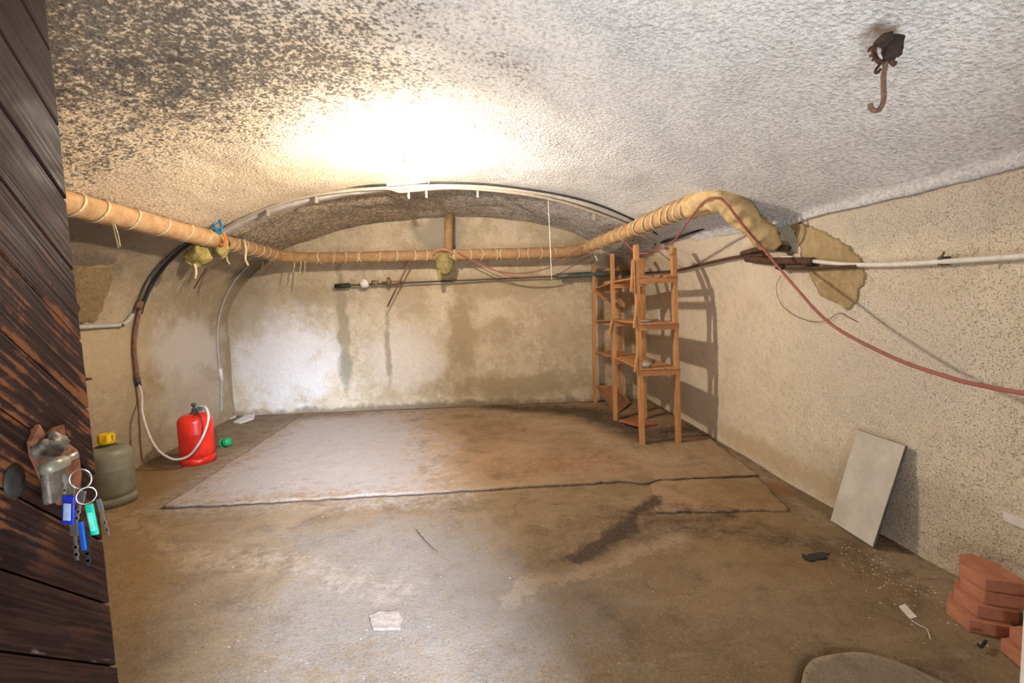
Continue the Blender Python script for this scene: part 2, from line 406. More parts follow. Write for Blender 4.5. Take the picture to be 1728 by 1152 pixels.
# ------------------------------------------------------------------ floor
G = lambda *q: [tuple(at(a, b, 'z', 0)[:2]) for a, b in q]
def line_mask(x, y, pts, w):
    d, _, _ = segdist(x, y, pts); return np.clip(1-d/w, 0, 1)
def poly_mask(x, y, pts, w):
    d, _, _ = segdist(x, y, pts, True); ins = inpoly(x, y, pts); return np.clip(0.5+np.where(ins, d, -d)/w, 0, 1)
def floor_attrs(x, y, joint=None):
    j1 = 0.20*fbm(x*2.4, y*2.4, 4); j2 = 0.20*fbm(x*2.4+50, y*2.4+9, 4); X, Y = x+j1, y+j2
    XX, YY = X+0.10*fbm(x*7, y*7, 3), Y+0.10*fbm(x*7+30, y*7+5, 3)
    dark = np.maximum(1.5*line_mask(XX, YY, G((965, 933), (1015, 908), (1055, 884)), 0.12), 1.35*line_mask(XX, YY, G((1050, 888), (1085, 862), (1102, 836)), 0.10))
    dark = np.maximum(dark, 0.55*line_mask(XX, YY, G((930, 945), (1010, 908), (1070, 875), (1110, 860), (1200, 880)), 0.32))
    dark = np.maximum(dark, 0.7*line_mask(X, Y, G((1060, 885), (1120, 872), (1230, 874)), 0.10))
    dark = np.maximum(dark, 0.60*line_mask(X, Y, G((1120, 880), (1230, 895), (1330, 915), (1400, 925)), 0.30))
    dark = np.maximum(dark, 0.75*line_mask(X, Y, G((620, 688), (720, 684), (790, 681)), 0.16))
    dark = np.maximum(dark, 0.95*line_mask(X, Y, G((840, 684), (920, 690), (1000, 698), (1040, 715), (1090, 735), (1160, 728)), 0.42))
    dark = np.maximum(dark, 0.55*line_mask(X, Y, G((520, 705), (600, 700)), 0.35))
    dark = np.maximum(dark, 0.45*line_mask(X, Y, G((1000, 1010), (1060, 1040), (1100, 1100)), 0.18))
    pale = 0.95*line_mask(X, Y, G((880, 1010), (950, 972), (1050, 935), (1150, 908)), 0.11)
    pale = np.maximum(pale, 0.8*line_mask(X, Y, G((690, 700), (800, 690), (900, 705), (1000, 728), (1080, 765), (1200, 785), (1250, 790)), 0.40))
    pale = np.maximum(pale, 0.65*line_mask(X, Y, G((200, 860), (260, 905), (360, 935), (500, 955), (680, 990)), 0.16))
    pale = np.maximum(pale, 0.6*line_mask(X, Y, G((540, 720), (640, 720), (720, 700)), 0.4))
    pale = np.maximum(pale, 0.9*line_mask(X, Y, G((1170, 752), (1190, 760)), 0.16))
    pale = np.maximum(pale, 0.9*line_mask(X, Y, G((1205, 745), (1300, 815), (1380, 880)), 0.10))
    pale = np.maximum(pale, 1.0*line_mask(X, Y, G((1440, 905), (1500, 935), (1560, 945), (1600, 985), (1640, 1010)), 0.20))
    ochre = 0.9*poly_mask(X, Y, G((120, 820), (260, 770), (330, 800), (270, 870), (330, 930), (200, 1060), (150, 1000)), 0.5)
    ochre = np.maximum(ochre, 0.6*poly_mask(X, Y, G((1110, 815), (1300, 810), (1380, 900), (1500, 980), (1250, 980), (1120, 890)), 0.5))
    grey = 0.85*poly_mask(X, Y, G((480, 900), (760, 860), (900, 960), (1080, 1000), (1060, 1152), (420, 1152)), 0.5)
    grey = np.maximum(grey, 0.5*poly_mask(X, Y, G((330, 850), (520, 720), (700, 705), (740, 830)), 0.5))
    daylit_dust = 1.0*poly_mask(X, Y, G((290, 850), (500, 712), (690, 695), (735, 760), (745, 832)), 0.7)  # slab dust, paled further so its colour carries the daylight patch
    rust = 1.1*line_mask(X, Y, G((1285, 805), (1318, 828)), 0.10)
    rust = np.maximum(rust, 0.3*line_mask(X, Y, G((1010, 850), (1075, 862), (1110, 840)), 0.28))
    rust = np.maximum(rust, 0.45*poly_mask(X, Y, G((780, 760), (1040, 760), (1080, 800), (800, 815)), 0.5))
    if joint is not None:
        dark = np.maximum(dark, 1.3*np.clip(1.6-segdist(x, y, joint, True)[0]/0.018, 0, 1))
    return dict(dark=dark, pale=pale, ochre=ochre, grey=grey, rust=rust, daylit_dust=daylit_dust)
COVC, COVR = (1.345, 1.385), 0.295
def cover_poly(r, n=48):
    return [(COVC[0]+r*(1+0.05*math.sin(2*t+0.6)+0.015*math.sin(7*t)+0.008*math.sin(17*t))*math.cos(t), COVC[1]+r*(1+0.05*math.sin(2*t+0.6)+0.015*math.sin(7*t))*math.sin(t)) for t in [2*math.pi*i/n for i in range(n)]]
X = np.arange(-4.15, 2.62, 0.02); Y = np.arange(-0.2, 6.8, 0.02)
gx, gy = np.meshgrid(X, Y, indexing='ij')
gz = 0.010*fbm(gx*0.9, gy*0.9, 3)+0.004*fbm(gx*7, gy*7, 3)-0.008
hole = inpoly(gx, gy, cover_poly(COVR+0.016)); gz = np.where(hole, -0.045, gz)
nx, ny = gx.shape
vs = np.stack([gx, gy, gz], -1).reshape(-1, 3)
I = np.arange(nx*ny).reshape(nx, ny); fs = np.stack([I[:-1, :-1], I[1:, :-1], I[1:, 1:], I[:-1, 1:]], -1).reshape(-1, 4)
SLAB_POLY = rough_poly([(-2.64, 3.41), (-1.2, 3.42), (0.3, 3.47), (0.98, 3.50), (1.15, 3.44), (1.30, 3.50), (2.12, 3.50), (2.2, 4.5), (2.2, 6.45), (-2.86, 6.45)], 0.05, 0.012, 3)
FLOOR = struct(mesh('floor', vs, fs, M_FL, attrs=floor_attrs(vs[:, 0], vs[:, 1], SLAB_POLY), recalc=False))
def zf(x, y): return float(0.010*fbm(x*0.9, y*0.9, 3)+0.004*fbm(x*7, y*7, 3)-0.008)
def floor_piece(name, poly, top, mat, seed, amp=0.012):
    poly = rough_poly(poly, 0.05, amp, seed) if seed else poly
    vs, fs, uv_ = patch(poly, 0.02, lambda a, b, h: (a, b, zf(a, b)+top+h), top+0.03)
    A = floor_attrs(uv_[:, 0], uv_[:, 1]); low = np.array([v[2]-zf(v[0], v[1]) < 0 for v in vs]); A['dark'] = np.where(low, 2.0, A['dark'])
    return mesh(name, vs, fs, mat, FLOOR, attrs=A)
slab = floor_piece('screed_slab', SLAB_POLY, 0.018, M_SLAB, 0)
floor_piece('screed_patch', [(1.17, 3.40), (1.06, 2.93), (1.5, 2.90), (1.96, 2.87), (2.09, 3.43), (1.6, 3.46), (1.3, 3.46)], 0.016, M_SLAB, 4)
cp = cover_poly(COVR); cvs, cfs, cuv = patch(cp, 0.02, lambda a, b, h: (a, b, zf(a, b)+0.003+h), 0.04)
CA = floor_attrs(cuv[:, 0], cuv[:, 1]); CA['pale'] = np.maximum(CA['pale'], np.clip(1.5-segdist(cuv[:, 0], cuv[:, 1], cp, True)[0]/0.02, 0, 1.3)); CA['grey'] = np.maximum(CA['grey'], 0.7)
mesh('round_cover', cvs, cfs, M_COVER, FLOOR, attrs=CA)
M_MORT = simple('pale_mortar', (0.33, 0.265, 0.21), 0.9, scale=30)
mesh('mortar_patch', *prism(rough_poly(G((622, 1040), (640, 1032), (672, 1032), (680, 1045), (676, 1060), (630, 1060)), 0.02, 0.004, 6), -0.01, 0.004), M_MORT, FLOOR, smooth=False)

# ------------------------------------------------------------------ walls, ceiling, arch rib
def surf(name, rows, mat, amp, fr, s1, s2):
    """rows: list of lists of 3D points; displaced along the normal"""
    A = np.array(rows); du = np.gradient(A, axis=0); dv = np.gradient(A, axis=1); nn = np.cross(du, dv); nn /= np.linalg.norm(nn, axis=-1, keepdims=True)+1e-9
    h = amp*fbm(A[..., 0]*fr+A[..., 2]*fr*s1, A[..., 1]*fr+A[..., 2]*fr*s2, 4)
    A = A+nn*h[..., None]; n0, n1 = A.shape[:2]; I = np.arange(n0*n1).reshape(n0, n1)
    f = np.stack([I[:-1, :-1], I[1:, :-1], I[1:, 1:], I[:-1, 1:]], -1).reshape(-1, 4)
    return struct(mesh(name, A.reshape(-1, 3), f, mat, recalc=False))
YS = np.arange(YF-0.02, YB+0.1, 0.04)
ZL = np.concatenate([np.linspace(-0.03, 1.2, 24), np.linspace(1.25, 2.33, 26)])
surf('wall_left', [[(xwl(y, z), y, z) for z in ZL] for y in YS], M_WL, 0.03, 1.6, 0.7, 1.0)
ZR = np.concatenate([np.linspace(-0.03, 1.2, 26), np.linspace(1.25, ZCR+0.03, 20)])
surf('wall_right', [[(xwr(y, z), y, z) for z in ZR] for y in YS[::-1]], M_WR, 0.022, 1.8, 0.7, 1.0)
zbk = np.linspace(-0.03, 2.95, 60); xbk = np.linspace(-4.1, 2.5, 130)
surf('wall_back', [[(x, YB, z) for z in zbk] for x in xbk], M_WB, 0.03, 1.5, 0.3, 1.0)
th0 = math.asin(((2.28-ZS)/HV)**(NE/2))
thr = math.asin(((ZCR-ZS)/HV)**(NE/2))
def ceil_row(y):
    out = []; aL = XC-xl(y); w = wback(y); R = xr(y)
    for t in np.linspace(th0, math.pi/2, 64): out.append((XC-aL*math.cos(t)**(2/NE), y, ZS+HV*math.sin(t)**(2/NE)))
    for q in np.linspace(0, 1, 66)[1:]:
        t = math.pi/2+(thr-math.pi/2)*q; a = R-XC
        xb, zb = XC+a*math.cos(t)**(2/NE), ZS+HV*math.sin(t)**(2/NE)
        qq = math.cos(t)**(2/NE)/math.cos(thr)**(2/NE)
        xf = XC+(a-0.005)*qq; zf_ = ZCR-0.005+(ZS+HV-ZCR)*(1-qq**2.1)
        out.append((xb*w+xf*(1-w), y, zb*w+zf_*(1-w)))
    e = np.array(out[-1]); w = 1-(1-w)**4; lip = 0.035*(1-w); wob = 0.012*float(vn(y*6, 3.3))*(1-w)
    out[-1] = tuple(e+np.array([-lip, 0, -lip*0.5-wob])); out.append(tuple(e+np.array([-lip*0.6, 0, -lip-0.012*(1-w)-wob]))); out.append(tuple(e+np.array([0.03, 0, -lip-0.004-wob])))
    return out
surf('ceiling', [ceil_row(y) for y in YS], M_CEIL, 0.035, 2.2, 0.3, 0.5)
def vault_pt(x):
    a = (XC-xl(4.8)) if x < XC else (xr(4.8)-XC); q = min(1, abs(x-XC)/a); return ZS+HV*(1-q**NE)**(1/NE)
rib = []
for x in np.linspace(-3.25, 1.85, 80):
    z = vault_pt(x); rib.append([(x, 4.80, z+0.06), (x, 4.80, z-0.045), (x, 4.815, z-0.052), (x, 4.90, z-0.052), (x, 4.915, z-0.045), (x, 4.915, z+0.06)])
surf('trim_1', rib, M_RIB, 0.01, 5, 0.3, 0.5)
# front wall with the doorway the photograph is taken from
DX0, DX1, DZ = -1.14, 1.08, 2.5
fwv = join(prism([(-4.2, -0.26), (-0.13, -0.26), (-0.16, -0.20), (DX0, 0.50), (-4.2, 0.50)], -0.05, 3.05), prism([(0.66, -0.26), (3.0, -0.26), (3.0, 0.50), (1.08, 0.50)], -0.05, 3.05), box(((DX0+DX1)/2, 0.17, (DZ+3.05)/2), (DX1-DX0, 0.66, 3.05-DZ)))  # splay of the unseen jambs is shaped to trim the daylight beam
struct(mesh('wall_front', *fwv, M_WF, smooth=False))
M_WHITE = simple('white_paint', (0.82, 0.81, 0.80), 0.5, var=0.08)
p = at(1720, 985, 'y', 0.65)
struct(mesh('trim_2', *box((p[0]+0.05, 0.60, p[2]/2), (0.10, 0.10, p[2])), M_WHITE, bevel=0.02))
# bare mortar where the render has come off
def YZ(*q): return [(hit(a, b)[1], hit(a, b)[2]) for a, b in q]
wl_poly = YZ((92, 452), (118, 446), (150, 450), (186, 446), (190, 470), (176, 500), (170, 520), (160, 542), (130, 546), (98, 548))
pv = patch(rough_poly(wl_poly, 0.025, 0.014, 8), 0.02, lambda a, b, h: (xwl(a, b)+0.016+h, a, b), 0.05)
mesh('mortar_patch', pv[0], pv[1], mat_wall('bare_mortar_dark', (0.27, 0.19, 0.095), (0.20, 0.14, 0.07), (0.34, 0.25, 0.14), 70, nscale=3), bpy.data.objects['wall_left'])
pv = patch(rough_poly(YZ((1335, 372), (1385, 388), (1430, 412), (1455, 438), (1464, 470), (1452, 488), (1446, 510), (1432, 522), (1412, 508), (1390, 500), (1372, 470), (1360, 430)), 0.018, 0.009, 9), 0.012, lambda a, b, h: (xwr(a, b)-0.016-h, a, b), 0.04)
mesh('mortar_patch', pv[0], pv[1], M_TAN, bpy.data.objects['wall_right'])

# ------------------------------------------------------------------ object materials
M_LAG = simple('lagging_paper', (0.50, 0.315, 0.155), 0.75, scale=14, dark=(0.34, 0.195, 0.09), bump=0.5, bd=0.01)
M_LAG2 = simple('lagging_paper_rear', (0.40, 0.24, 0.12), 0.8, scale=14, dark=(0.28, 0.16, 0.075), bump=0.5, bd=0.01)
M_STRIP = simple('binding_tape', (0.66, 0.54, 0.34), 0.7, scale=40)
M_WOOL = simple('glass_wool', (0.58, 0.47, 0.16), 1.0, scale=30, dark=(0.33, 0.26, 0.08), bump=1.0, bd=0.02)
M_WOOL2 = simple('yellow_wrap', (0.64, 0.475, 0.245), 0.9, scale=12, dark=(0.42, 0.275, 0.125), bump=0.6, bd=0.01)
M_RUST = simple('rusty_steel', (0.13, 0.062, 0.035), 0.8, 0.2, scale=50, dark=(0.05, 0.028, 0.02), bump=0.6)
M_BROWN = simple('brown_pipe', (0.22, 0.105, 0.065), 0.6, scale=30)
M_DSTEEL = simple('dark_steel', (0.10, 0.092, 0.08), 0.6, 0.4, scale=40)
M_GPIPE = simple('grey_green_pipe', (0.115, 0.125, 0.105), 0.5, 0.2, scale=20)
M_BLACK = simple('black_rubber', (0.03, 0.03, 0.03), 0.6)
M_WHITEP = simple('white_plastic', (0.72, 0.68, 0.62), 0.45, var=0.1)
M_BEIGE = simple('beige_conduit', (0.33, 0.275, 0.215), 0.5, var=0.15)
M_REDC = simple('red_cable', (0.32, 0.105, 0.085), 0.5, var=0.12)
M_GREYC = simple('grey_cable', (0.42, 0.42, 0.40), 0.5, var=0.12)
M_BLUE = simple('blue_cord', (0.01, 0.20, 0.42), 0.5, var=0.15)
M_ORANGE = simple('orange_cord', (0.75, 0.20, 0.06), 0.6, var=0.15)
M_REDPAINT = simple('red_enamel', (0.72, 0.028, 0.012), 0.32, var=0.18, scale=7, spec=0.5, bump=0.05)
M_GREYPAINT = simple('grey_enamel', (0.20, 0.195, 0.14), 0.42, scale=9, dark=(0.14, 0.13, 0.085), spec=0.4, bump=0.08)
M_YELLOW = simple('yellow_plastic', (0.78, 0.50, 0.01), 0.35, var=0.2, scale=30)
M_GREEN = simple('green_plastic', (0.015, 0.30, 0.085), 0.4, var=0.2)
M_PANEL = simple('pale_panel', (0.56, 0.52, 0.46), 0.5, scale=6, dark=(0.44, 0.40, 0.34))
M_PEDGE = simple('panel_edge', (0.13, 0.115, 0.10), 0.7)
M_CLAY = simple('terracotta', (0.44, 0.185, 0.11), 0.85, scale=16, dark=(0.33, 0.135, 0.08), bump=0.5)
M_STEEL = simple('steel', (0.55, 0.54, 0.52), 0.3, 0.9, var=0.1)
M_PAPER = simple('scrap_pale', (0.66, 0.62, 0.56), 0.8, var=0.1)
def wood(name, c, d, scale=(3, 30, 30), rot=(0, 0, 0), rough=0.65, bump=0.3):
    k = N(name, rough, spec=0.3); m = k.mapping(scale, rot); f = k.noise(1.2, 6, 0.65, 0.4, m)
    k.color(k.mix(k.mr(f, 0.32, 0.68), d, c)); k.bump(f, bump, 0.004); return k.m
M_PINE_V = wood('pine_upright', (0.50, 0.255, 0.10), (0.36, 0.16, 0.06), (40, 40, 2.5))
M_PINE_Y = wood('pine_slat', (0.47, 0.235, 0.095), (0.33, 0.15, 0.06), (40, 2.5, 40))
M_PINE_X = wood('pine_rail', (0.44, 0.20, 0.08), (0.32, 0.135, 0.05), (2.5, 40, 40))

# ------------------------------------------------------------------ lagged heating pipe round the room
HP_Z = 2.24
pipe = thing('lagged_pipe', 'paper-lagged heating pipe running along three walls under the vault', 'pipe', (-2.84, 3.0, HP_Z))
def wrink(r, a=0.05, fr=30, seed=0):
    return lambda t, th: r*(1+a*float(vn(t*fr+seed, th*1.2+seed*3))+a*0.7*float(vn(t*fr*3+seed, th*2.5)))
mesh('lagging', *tube([(-2.84, 0.45, 2.24), (-2.84, 2.0, 2.24), (-2.84, 3.4, 2.24), (-2.835, 4.62, 2.235)], 0, 20, 24, rad=wrink(0.086, 0.06, 26, 1)), M_LAG, pipe)
mesh('bare_pipe', *tube([(-2.84, 4.5, 2.225), (-2.84, 5.0, 2.225)], 0.045, 12, smooth=False), M_BLACK, pipe)
mesh('lagging', *tube([(-2.84, 4.85, 2.235), (-2.84, 5.5, 2.235), (-2.83, 5.88, 2.23), (-2.77, 6.06, 2.225), (-2.62, 6.18, 2.22), (-2.3, 6.22, 2.215), (-1.6, 6.22, 2.21), (-0.82, 6.22, 2.205)], 0, 18, 16, rad=wrink(0.075, 0.06, 30, 4)), M_LAG2, pipe)
mesh('lagging', *tube([(-0.86, 6.22, 2.205), (0.0, 6.22, 2.20), (0.7, 6.22, 2.195), (1.02, 6.19, 2.195), (1.16, 6.08, 2.20), (1.23, 5.85, 2.205)], 0, 18, 16, rad=wrink(0.077, 0.06, 30, 7)), M_LAG2, pipe)
rpath = [(1.22, 5.9, 2.205), (1.36, 5.2, 2.22), (1.50, 4.5, 2.235), (1.62, 3.95, 2.25), (1.70, 3.62, 2.26)]
mesh('lagging', *tube(rpath, 0, 20, 20, rad=lambda t, th: (0.072+0.016*t)*(1+0.08*float(vn(t*30, th*1.2))+0.07*t*float(vn(t*70, th*2)))), M_LAG, pipe)
epath = [(1.66, 3.74, 2.255), (1.73, 3.54, 2.255), (1.80, 3.43, 2.215), (1.92, 3.39, 2.09), (2.06, 3.39, 1.965), (2.18, 3.39, 1.855)]
mesh('elbow_wrap', *tube(epath, 0, 22, 10, rad=lambda t, th: 0.094*(1+0.45*float(vn(t*7, 6+1.6*math.cos(th)))+0.30*float(vn(t*19+9, 20+2.6*math.sin(th)))+0.22*float(vn(t*40, 40+2*math.cos(th))))*(1-0.55*max(0, t-0.86)/0.14)), M_WOOL2, pipe)
mesh('riser', *tube([(-0.62, 6.34, 2.80), (-0.64, 6.33, 2.45), (-0.645, 6.26, 2.20)], 0, 14, 8, rad=wrink(0.058, 0.06, 14, 3)), M_LAG2, pipe)
mesh('wool_wrap', *join(lump((-0.70, 6.17, 2.085), (0.125, 0.10, 0.155), 0.10, 3, 20, 14), lump((-0.76, 6.12, 1.93), (0.035, 0.03, 0.09), 0.2, 5)), simple('old_wool', (0.36, 0.29, 0.12), 1.0, scale=25, bump=1.0, bd=0.015), pipe)
mesh('wool_collar', *tube([(-0.84+0.26*math.cos(t)*0.5+0.13, 6.12, 2.20+0.07*math.sin(t)) for t in np.linspace(0, math.pi, 9)], 0.02, 8, 3, rad=wrink(0.022, 0.3, 12)), M_LAG2, pipe)
def band_mesh(r, w, slant, name='binding_strip'):
    vs = []; fs = []; n = 28
    for k in range(n+1):
        t = 2*math.pi*k/n; off = slant*math.sin(t)*0.5
        for rr, o in ((r, -w/2), (r+0.004, -w/2), (r+0.004, w/2), (r, w/2)): vs.append((off+o, rr*math.cos(t), rr*math.sin(t)))
    for k in range(n):
        for a in range(4):
            b = (a+1) % 4; fs.append((k*4+a, k*4+b, k*4+4+b, k*4+4+a))
    me = bpy.data.meshes.new(name); me.from_pydata(vs, [], fs); me.polygons.foreach_set('use_smooth', [True]*len(fs)); me.materials.append(M_STRIP); me.update(); return me
BIG, SML, REV = band_mesh(0.0885, 0.022, 0.10), band_mesh(0.078, 0.016, 0.09), band_mesh(0.080, 0.016, -0.09)
def band(me, c, d, roll=0.0):
    o = bpy.data.objects.new('binding_strip', me); d = Vector(d).normalized()
    R = d.to_track_quat('X', 'Z').to_matrix().to_4x4() @ Matrix.Rotation(roll, 4, 'X')
    o.matrix_basis = Matrix.Translation(Vector(c)) @ R; link(o, pipe)
for y in (2.2, 2.5, 2.78, 2.98, 3.14, 3.33, 3.62, 3.92, 4.22, 4.48): band(BIG, (-2.84, y, 2.24), (0, 1, 0), random.uniform(-.4, .4))
for y in (4.98, 5.14, 5.3, 5.46, 5.64, 5.8): band(SML, (-2.84, y, 2.233), (0, 1, 0), random.uniform(-.5, .5))
for x in (-2.45, -2.36, -2.22, -2.06, -1.9, -1.80, -1.6, -1.37, -1.12, -0.96): band(random.choice((SML, REV)), (x, 6.22, 2.212), (1, 0, 0), random.uniform(-.3, .3)+math.pi/2)
for x in (-0.52, -0.36, -0.2, 0.0, 0.12, 0.3, 0.5, 0.62, 0.8): band(random.choice((SML, SML, REV)), (x, 6.22, 2.197), (1, 0, 0), random.uniform(-.3, .3)+math.pi/2)
rp = spline(rpath, 12)
for i in range(3, len(rp)-1, 3):
    t = i/(len(rp)-1); me = SML if t < 0.5 else BIG; band(me, rp[i], rp[i+1]-rp[i-1], random.uniform(-.5, .5))
mesh('wool_tuft', *lump(tuple(at(332, 434, 'y', 4.45)), (0.115, 0.05, 0.105), 0.28, 11, 22, 14, 3), M_WOOL, pipe)
mesh('wool_tuft', *join(lump((-2.82, 4.72, 2.20), (0.075, 0.07, 0.13), 0.22, 12, 18, 12, 3), lump((-2.84, 4.66, 2.27), (0.05, 0.04, 0.07), 0.2, 13)), M_WOOL, pipe)
def strip_hang(px, yv, w=0.006):
    P = [at(a, b, 'y', yv) for a, b in px]; mesh('torn_strip', *tube(P, w, 5, 4), M_STRIP, pipe)
strip_hang([(190, 378), (194, 395), (200, 418)], 3.28, 0.005)
strip_hang([(193, 378), (199, 395), (203, 416)], 3.28, 0.004)
strip_hang([(412, 405), (415, 420), (414, 437), (419, 448)], 5.0, 0.014)
strip_hang([(328, 445), (331, 458), (329, 470)], 4.42, 0.012)
strip_hang([(312, 440), (322, 446), (328, 450)], 4.42, 0.006)
strip_hang([(382, 432), (384, 440), (388, 446)], 4.9, 0.01)
for x0, dz in ((496, 20), (507, 23), (514, 30), (443, 14)): strip_hang([(x0, 440), (x0+1, 446), (x0-2, 440+dz)], 6.1, 0.007)
strip_hang([(1003, 428), (1007, 436), (1008, 440)], 5.9, 0.016)

# ------------------------------------------------------------------ lamp
lamp = thing('light_bulb', 'glowing bare bulb in its holder close under the vault', 'lamp', (BULB[0], BULB[1], 2.79))
kb = N('bulb_glow'); kb.b.inputs['Emission Color'].default_value = (1.0, 0.86, 0.70, 1)
BR = 0.034; kb.b.inputs['Emission Strength'].default_value = BULB_W/(math.pi*4*math.pi*BR*BR)
mesh('glass', *lathe([(0.002, -BR), (BR*0.5, -BR*0.87), (BR*0.87, -BR*0.5), (BR, 0), (BR*0.87, BR*0.5), (BR*0.5, BR*0.95), (0.014, BR*1.3)], BULB, 20), kb.m, lamp)
mesh('holder', *lathe([(0.014, 0.036), (0.019, 0.04), (0.019, 0.075), (0.012, 0.09), (0.006, 0.10), (0.006, 0.2)], BULB, 16), M_WHITEP, lamp)
batten = thing('strip_light', 'slim white strip fitting on the crown of the arch rib', 'light fitting', at(690, 309, 'y', 4.74))
a, b = at(655, 312, 'y', 4.76), at(724, 306, 'y', 4.76)
mesh('housing', *beam(a, b, 0.05, 0.03), M_WHITEP, batten, bevel=0.006, smooth=False)
mesh('tube', *tube([a+np.array([0.02, -0.03, -0.012]), b+np.array([-0.02, -0.03, -0.012])], 0.009, 10, smooth=False), M_WHITE, batten)
for q in (a, b): mesh('end_cap', *box(q+np.array([0, -0.015, -0.003]), (0.012, 0.055, 0.05)), M_WHITEP, batten, bevel=0.003)

# ------------------------------------------------------------------ cables along the arch
YA = 4.77
cond = thing('conduit', 'beige conduit clipped along the arch rib', 'conduit', at(690, 320, 'y', YA))
cpx = [(366, 396), (400, 374), (450, 352), (500, 336), (560, 325), (620, 319), (655, 318), (675, 323), (700, 321), (760, 317), (830, 321), (900, 330), (960, 344), (1010, 361), (1050, 376), (1075, 388)]
mesh('conduit_run', *tube([at(a, b, 'y', YA-0.02) for a, b in cpx], 0.017, 8, 5), M_BEIGE, cond)
for px, py in ((452, 356), (534, 334), (690, 327), (720, 325), (806, 325), (1002, 363)):
    q = at(px, py, 'y', YA-0.02); mesh('clip', *box(q+np.array([0, 0, -0.02]), (0.022, 0.045, 0.07)), M_BEIGE, cond, bevel=0.004)
def cable(name, label, cat, pts, r, mat, seg=8, n=6, group=None):
    return tag(mesh(name, *tube(pts, r, seg, n), mat), label, cat, group)
cable('black_cable', 'thin black cable along the upper edge of the arch', 'cable', [at(a, b, 'y', 4.75) for a, b in [(366, 380), (400, 362), (450, 341), (500, 328), (560, 318), (640, 312), (730, 308), (820, 311), (900, 321), (960, 332), (1010, 346), (1050, 362), (1078, 376), (1110, 395)]], 0.011, M_BLACK)
cord = thing('blue_cord', 'blue cord knotted with orange over the lagged pipe', 'cord', at(366, 380, 'y', 4.66))
mesh('blue_loop', *tube([at(a, b, 'y', 4.62) for a, b in [(360, 366), (358, 374), (364, 386), (372, 392), (374, 382), (368, 370), (361, 368)]], 0.013, 8, 5), M_BLUE, cord)
mesh('blue_loop', *tube([at(a, b, 'y', 4.60) for a, b in [(372, 370), (362, 372), (362, 384), (370, 396)]], 0.010, 8, 5), M_BLUE, cord)
mesh('orange_loop', *tube([at(a, b, 'y', 4.64) for a, b in [(366, 392), (376, 394), (381, 404), (378, 414), (370, 410)]], 0.012, 8, 5), M_ORANGE, cord)
# cables on the left wall
wl = lambda px, py, off=0.03: hit(px, py)+np.array([off, -0.5*off, 0.0])
cable('black_cable', 'black cable curving down the left vault from the lagged pipe', 'cable', [wl(*q, 0.04) for q in [(322, 408), (300, 424), (275, 448), (252, 480), (238, 512), (233, 530)]], 0.017, M_BLACK)
cable('dark_cable', 'thinner dark cable beside the black one on the left vault', 'cable', [wl(*q, 0.03) for q in [(312, 411), (290, 425), (262, 452), (243, 478), (232, 505), (222, 528), (214, 540)]], 0.009, M_DSTEEL)
bp = thing('brown_pipe', 'brown pipe coming down the left wall behind the gas bottles', 'pipe', wl(230, 600))
mesh('pipe_run', *tube([wl(*q, 0.04) for q in [(234, 508), (230, 530), (224, 560), (222, 590), (225, 615), (228, 640)]], 0.020, 10, 5), M_BROWN, bp)
mesh('coupling', *tube([wl(232, 510, 0.04), wl(228, 520, 0.04)], 0.034, 10, smooth=False), M_BROWN, bp)
mesh('coupling', *tube([wl(227, 636, 0.04), wl(230, 650, 0.04)], 0.024, 10, smooth=False), M_DSTEEL, bp)
cable('thin_brown_cable', 'thin brown wire down the left wall to the floor by the red bottle', 'wire', [wl(*q, 0.02) for q in [(226, 640), (231, 680), (234, 720), (236, 755), (239, 775)]]+[at(252, 785, 'z', 0.01), at(290, 789, 'z', 0.01), at(305, 786, 'z', 0.012)], 0.006, M_BROWN)
gc = thing('grey_cable', 'pale grey cable hanging down the left wall near the corner', 'cable', wl(366, 570))
mesh('cable_run', *tube([wl(*q, 0.02) for q in [(416, 450), (400, 466), (384, 490), (372, 520), (366, 550), (366, 590), (369, 618), (372, 635), (372, 665), (372, 695)]], 0.010, 8, 5), M_GREYC, gc)
mesh('connector', *tube([wl(369, 622, 0.03), wl(372, 642, 0.03)], 0.022, 8, smooth=False), M_WHITEP, gc)
lp = thing('wall_pipe', 'short grey painted pipe fixed level on the left wall', 'pipe', wl(160, 550))
mesh('pipe_run', *tube([wl(*q, 0.035) for q in [(96, 553), (130, 552), (170, 550), (200, 548), (212, 541), (220, 530)]], 0.018, 10, 5), M_GREYC, lp)
mesh('bracket', *box(wl(200, 549, 0.03), (0.05, 0.03, 0.03)), M_DSTEEL, lp, bevel=0.004)
q = hit(110, 520)+np.array([0.045, 0, 0])
ring = thing('wall_outlet', 'rusty round pipe outlet on the bare left wall patch', 'outlet', q)
mesh('flange', *tube([q+0.055*np.array([0.25*math.cos(t), math.cos(t), math.sin(t)]) for t in np.linspace(0, 2*math.pi, 18)[:-1]], 0.010, 8, smooth=False, closed=True), M_RUST, ring)
mesh('stub', *tube([q+np.array([-0.03, 0, -0.02]), q+np.array([0.03, 0, -0.02])], 0.026, 10, smooth=False), M_RUST, ring)
q = hit(128, 637)
br = thing('wall_bracket', 'dark rusty bracket on the left wall beside the door edge', 'bracket', q)
mesh('plate', *box(q+np.array([0.02, 0, 0]), (0.03, 0.11, 0.055)), M_RUST, br, bevel=0.004)
mesh('arm', *box(q+np.array([0.06, 0.02, -0.02]), (0.07, 0.05, 0.02)), M_RUST, br, bevel=0.004)
tag(mesh('hanging_stick', *beam(at(348, 452, 'y', 5.0), at(327, 487, 'y', 5.0), 0.012, 0.008), M_RUST, smooth=False), 'thin dark sliver hanging below the glass wool on the left', 'sliver')

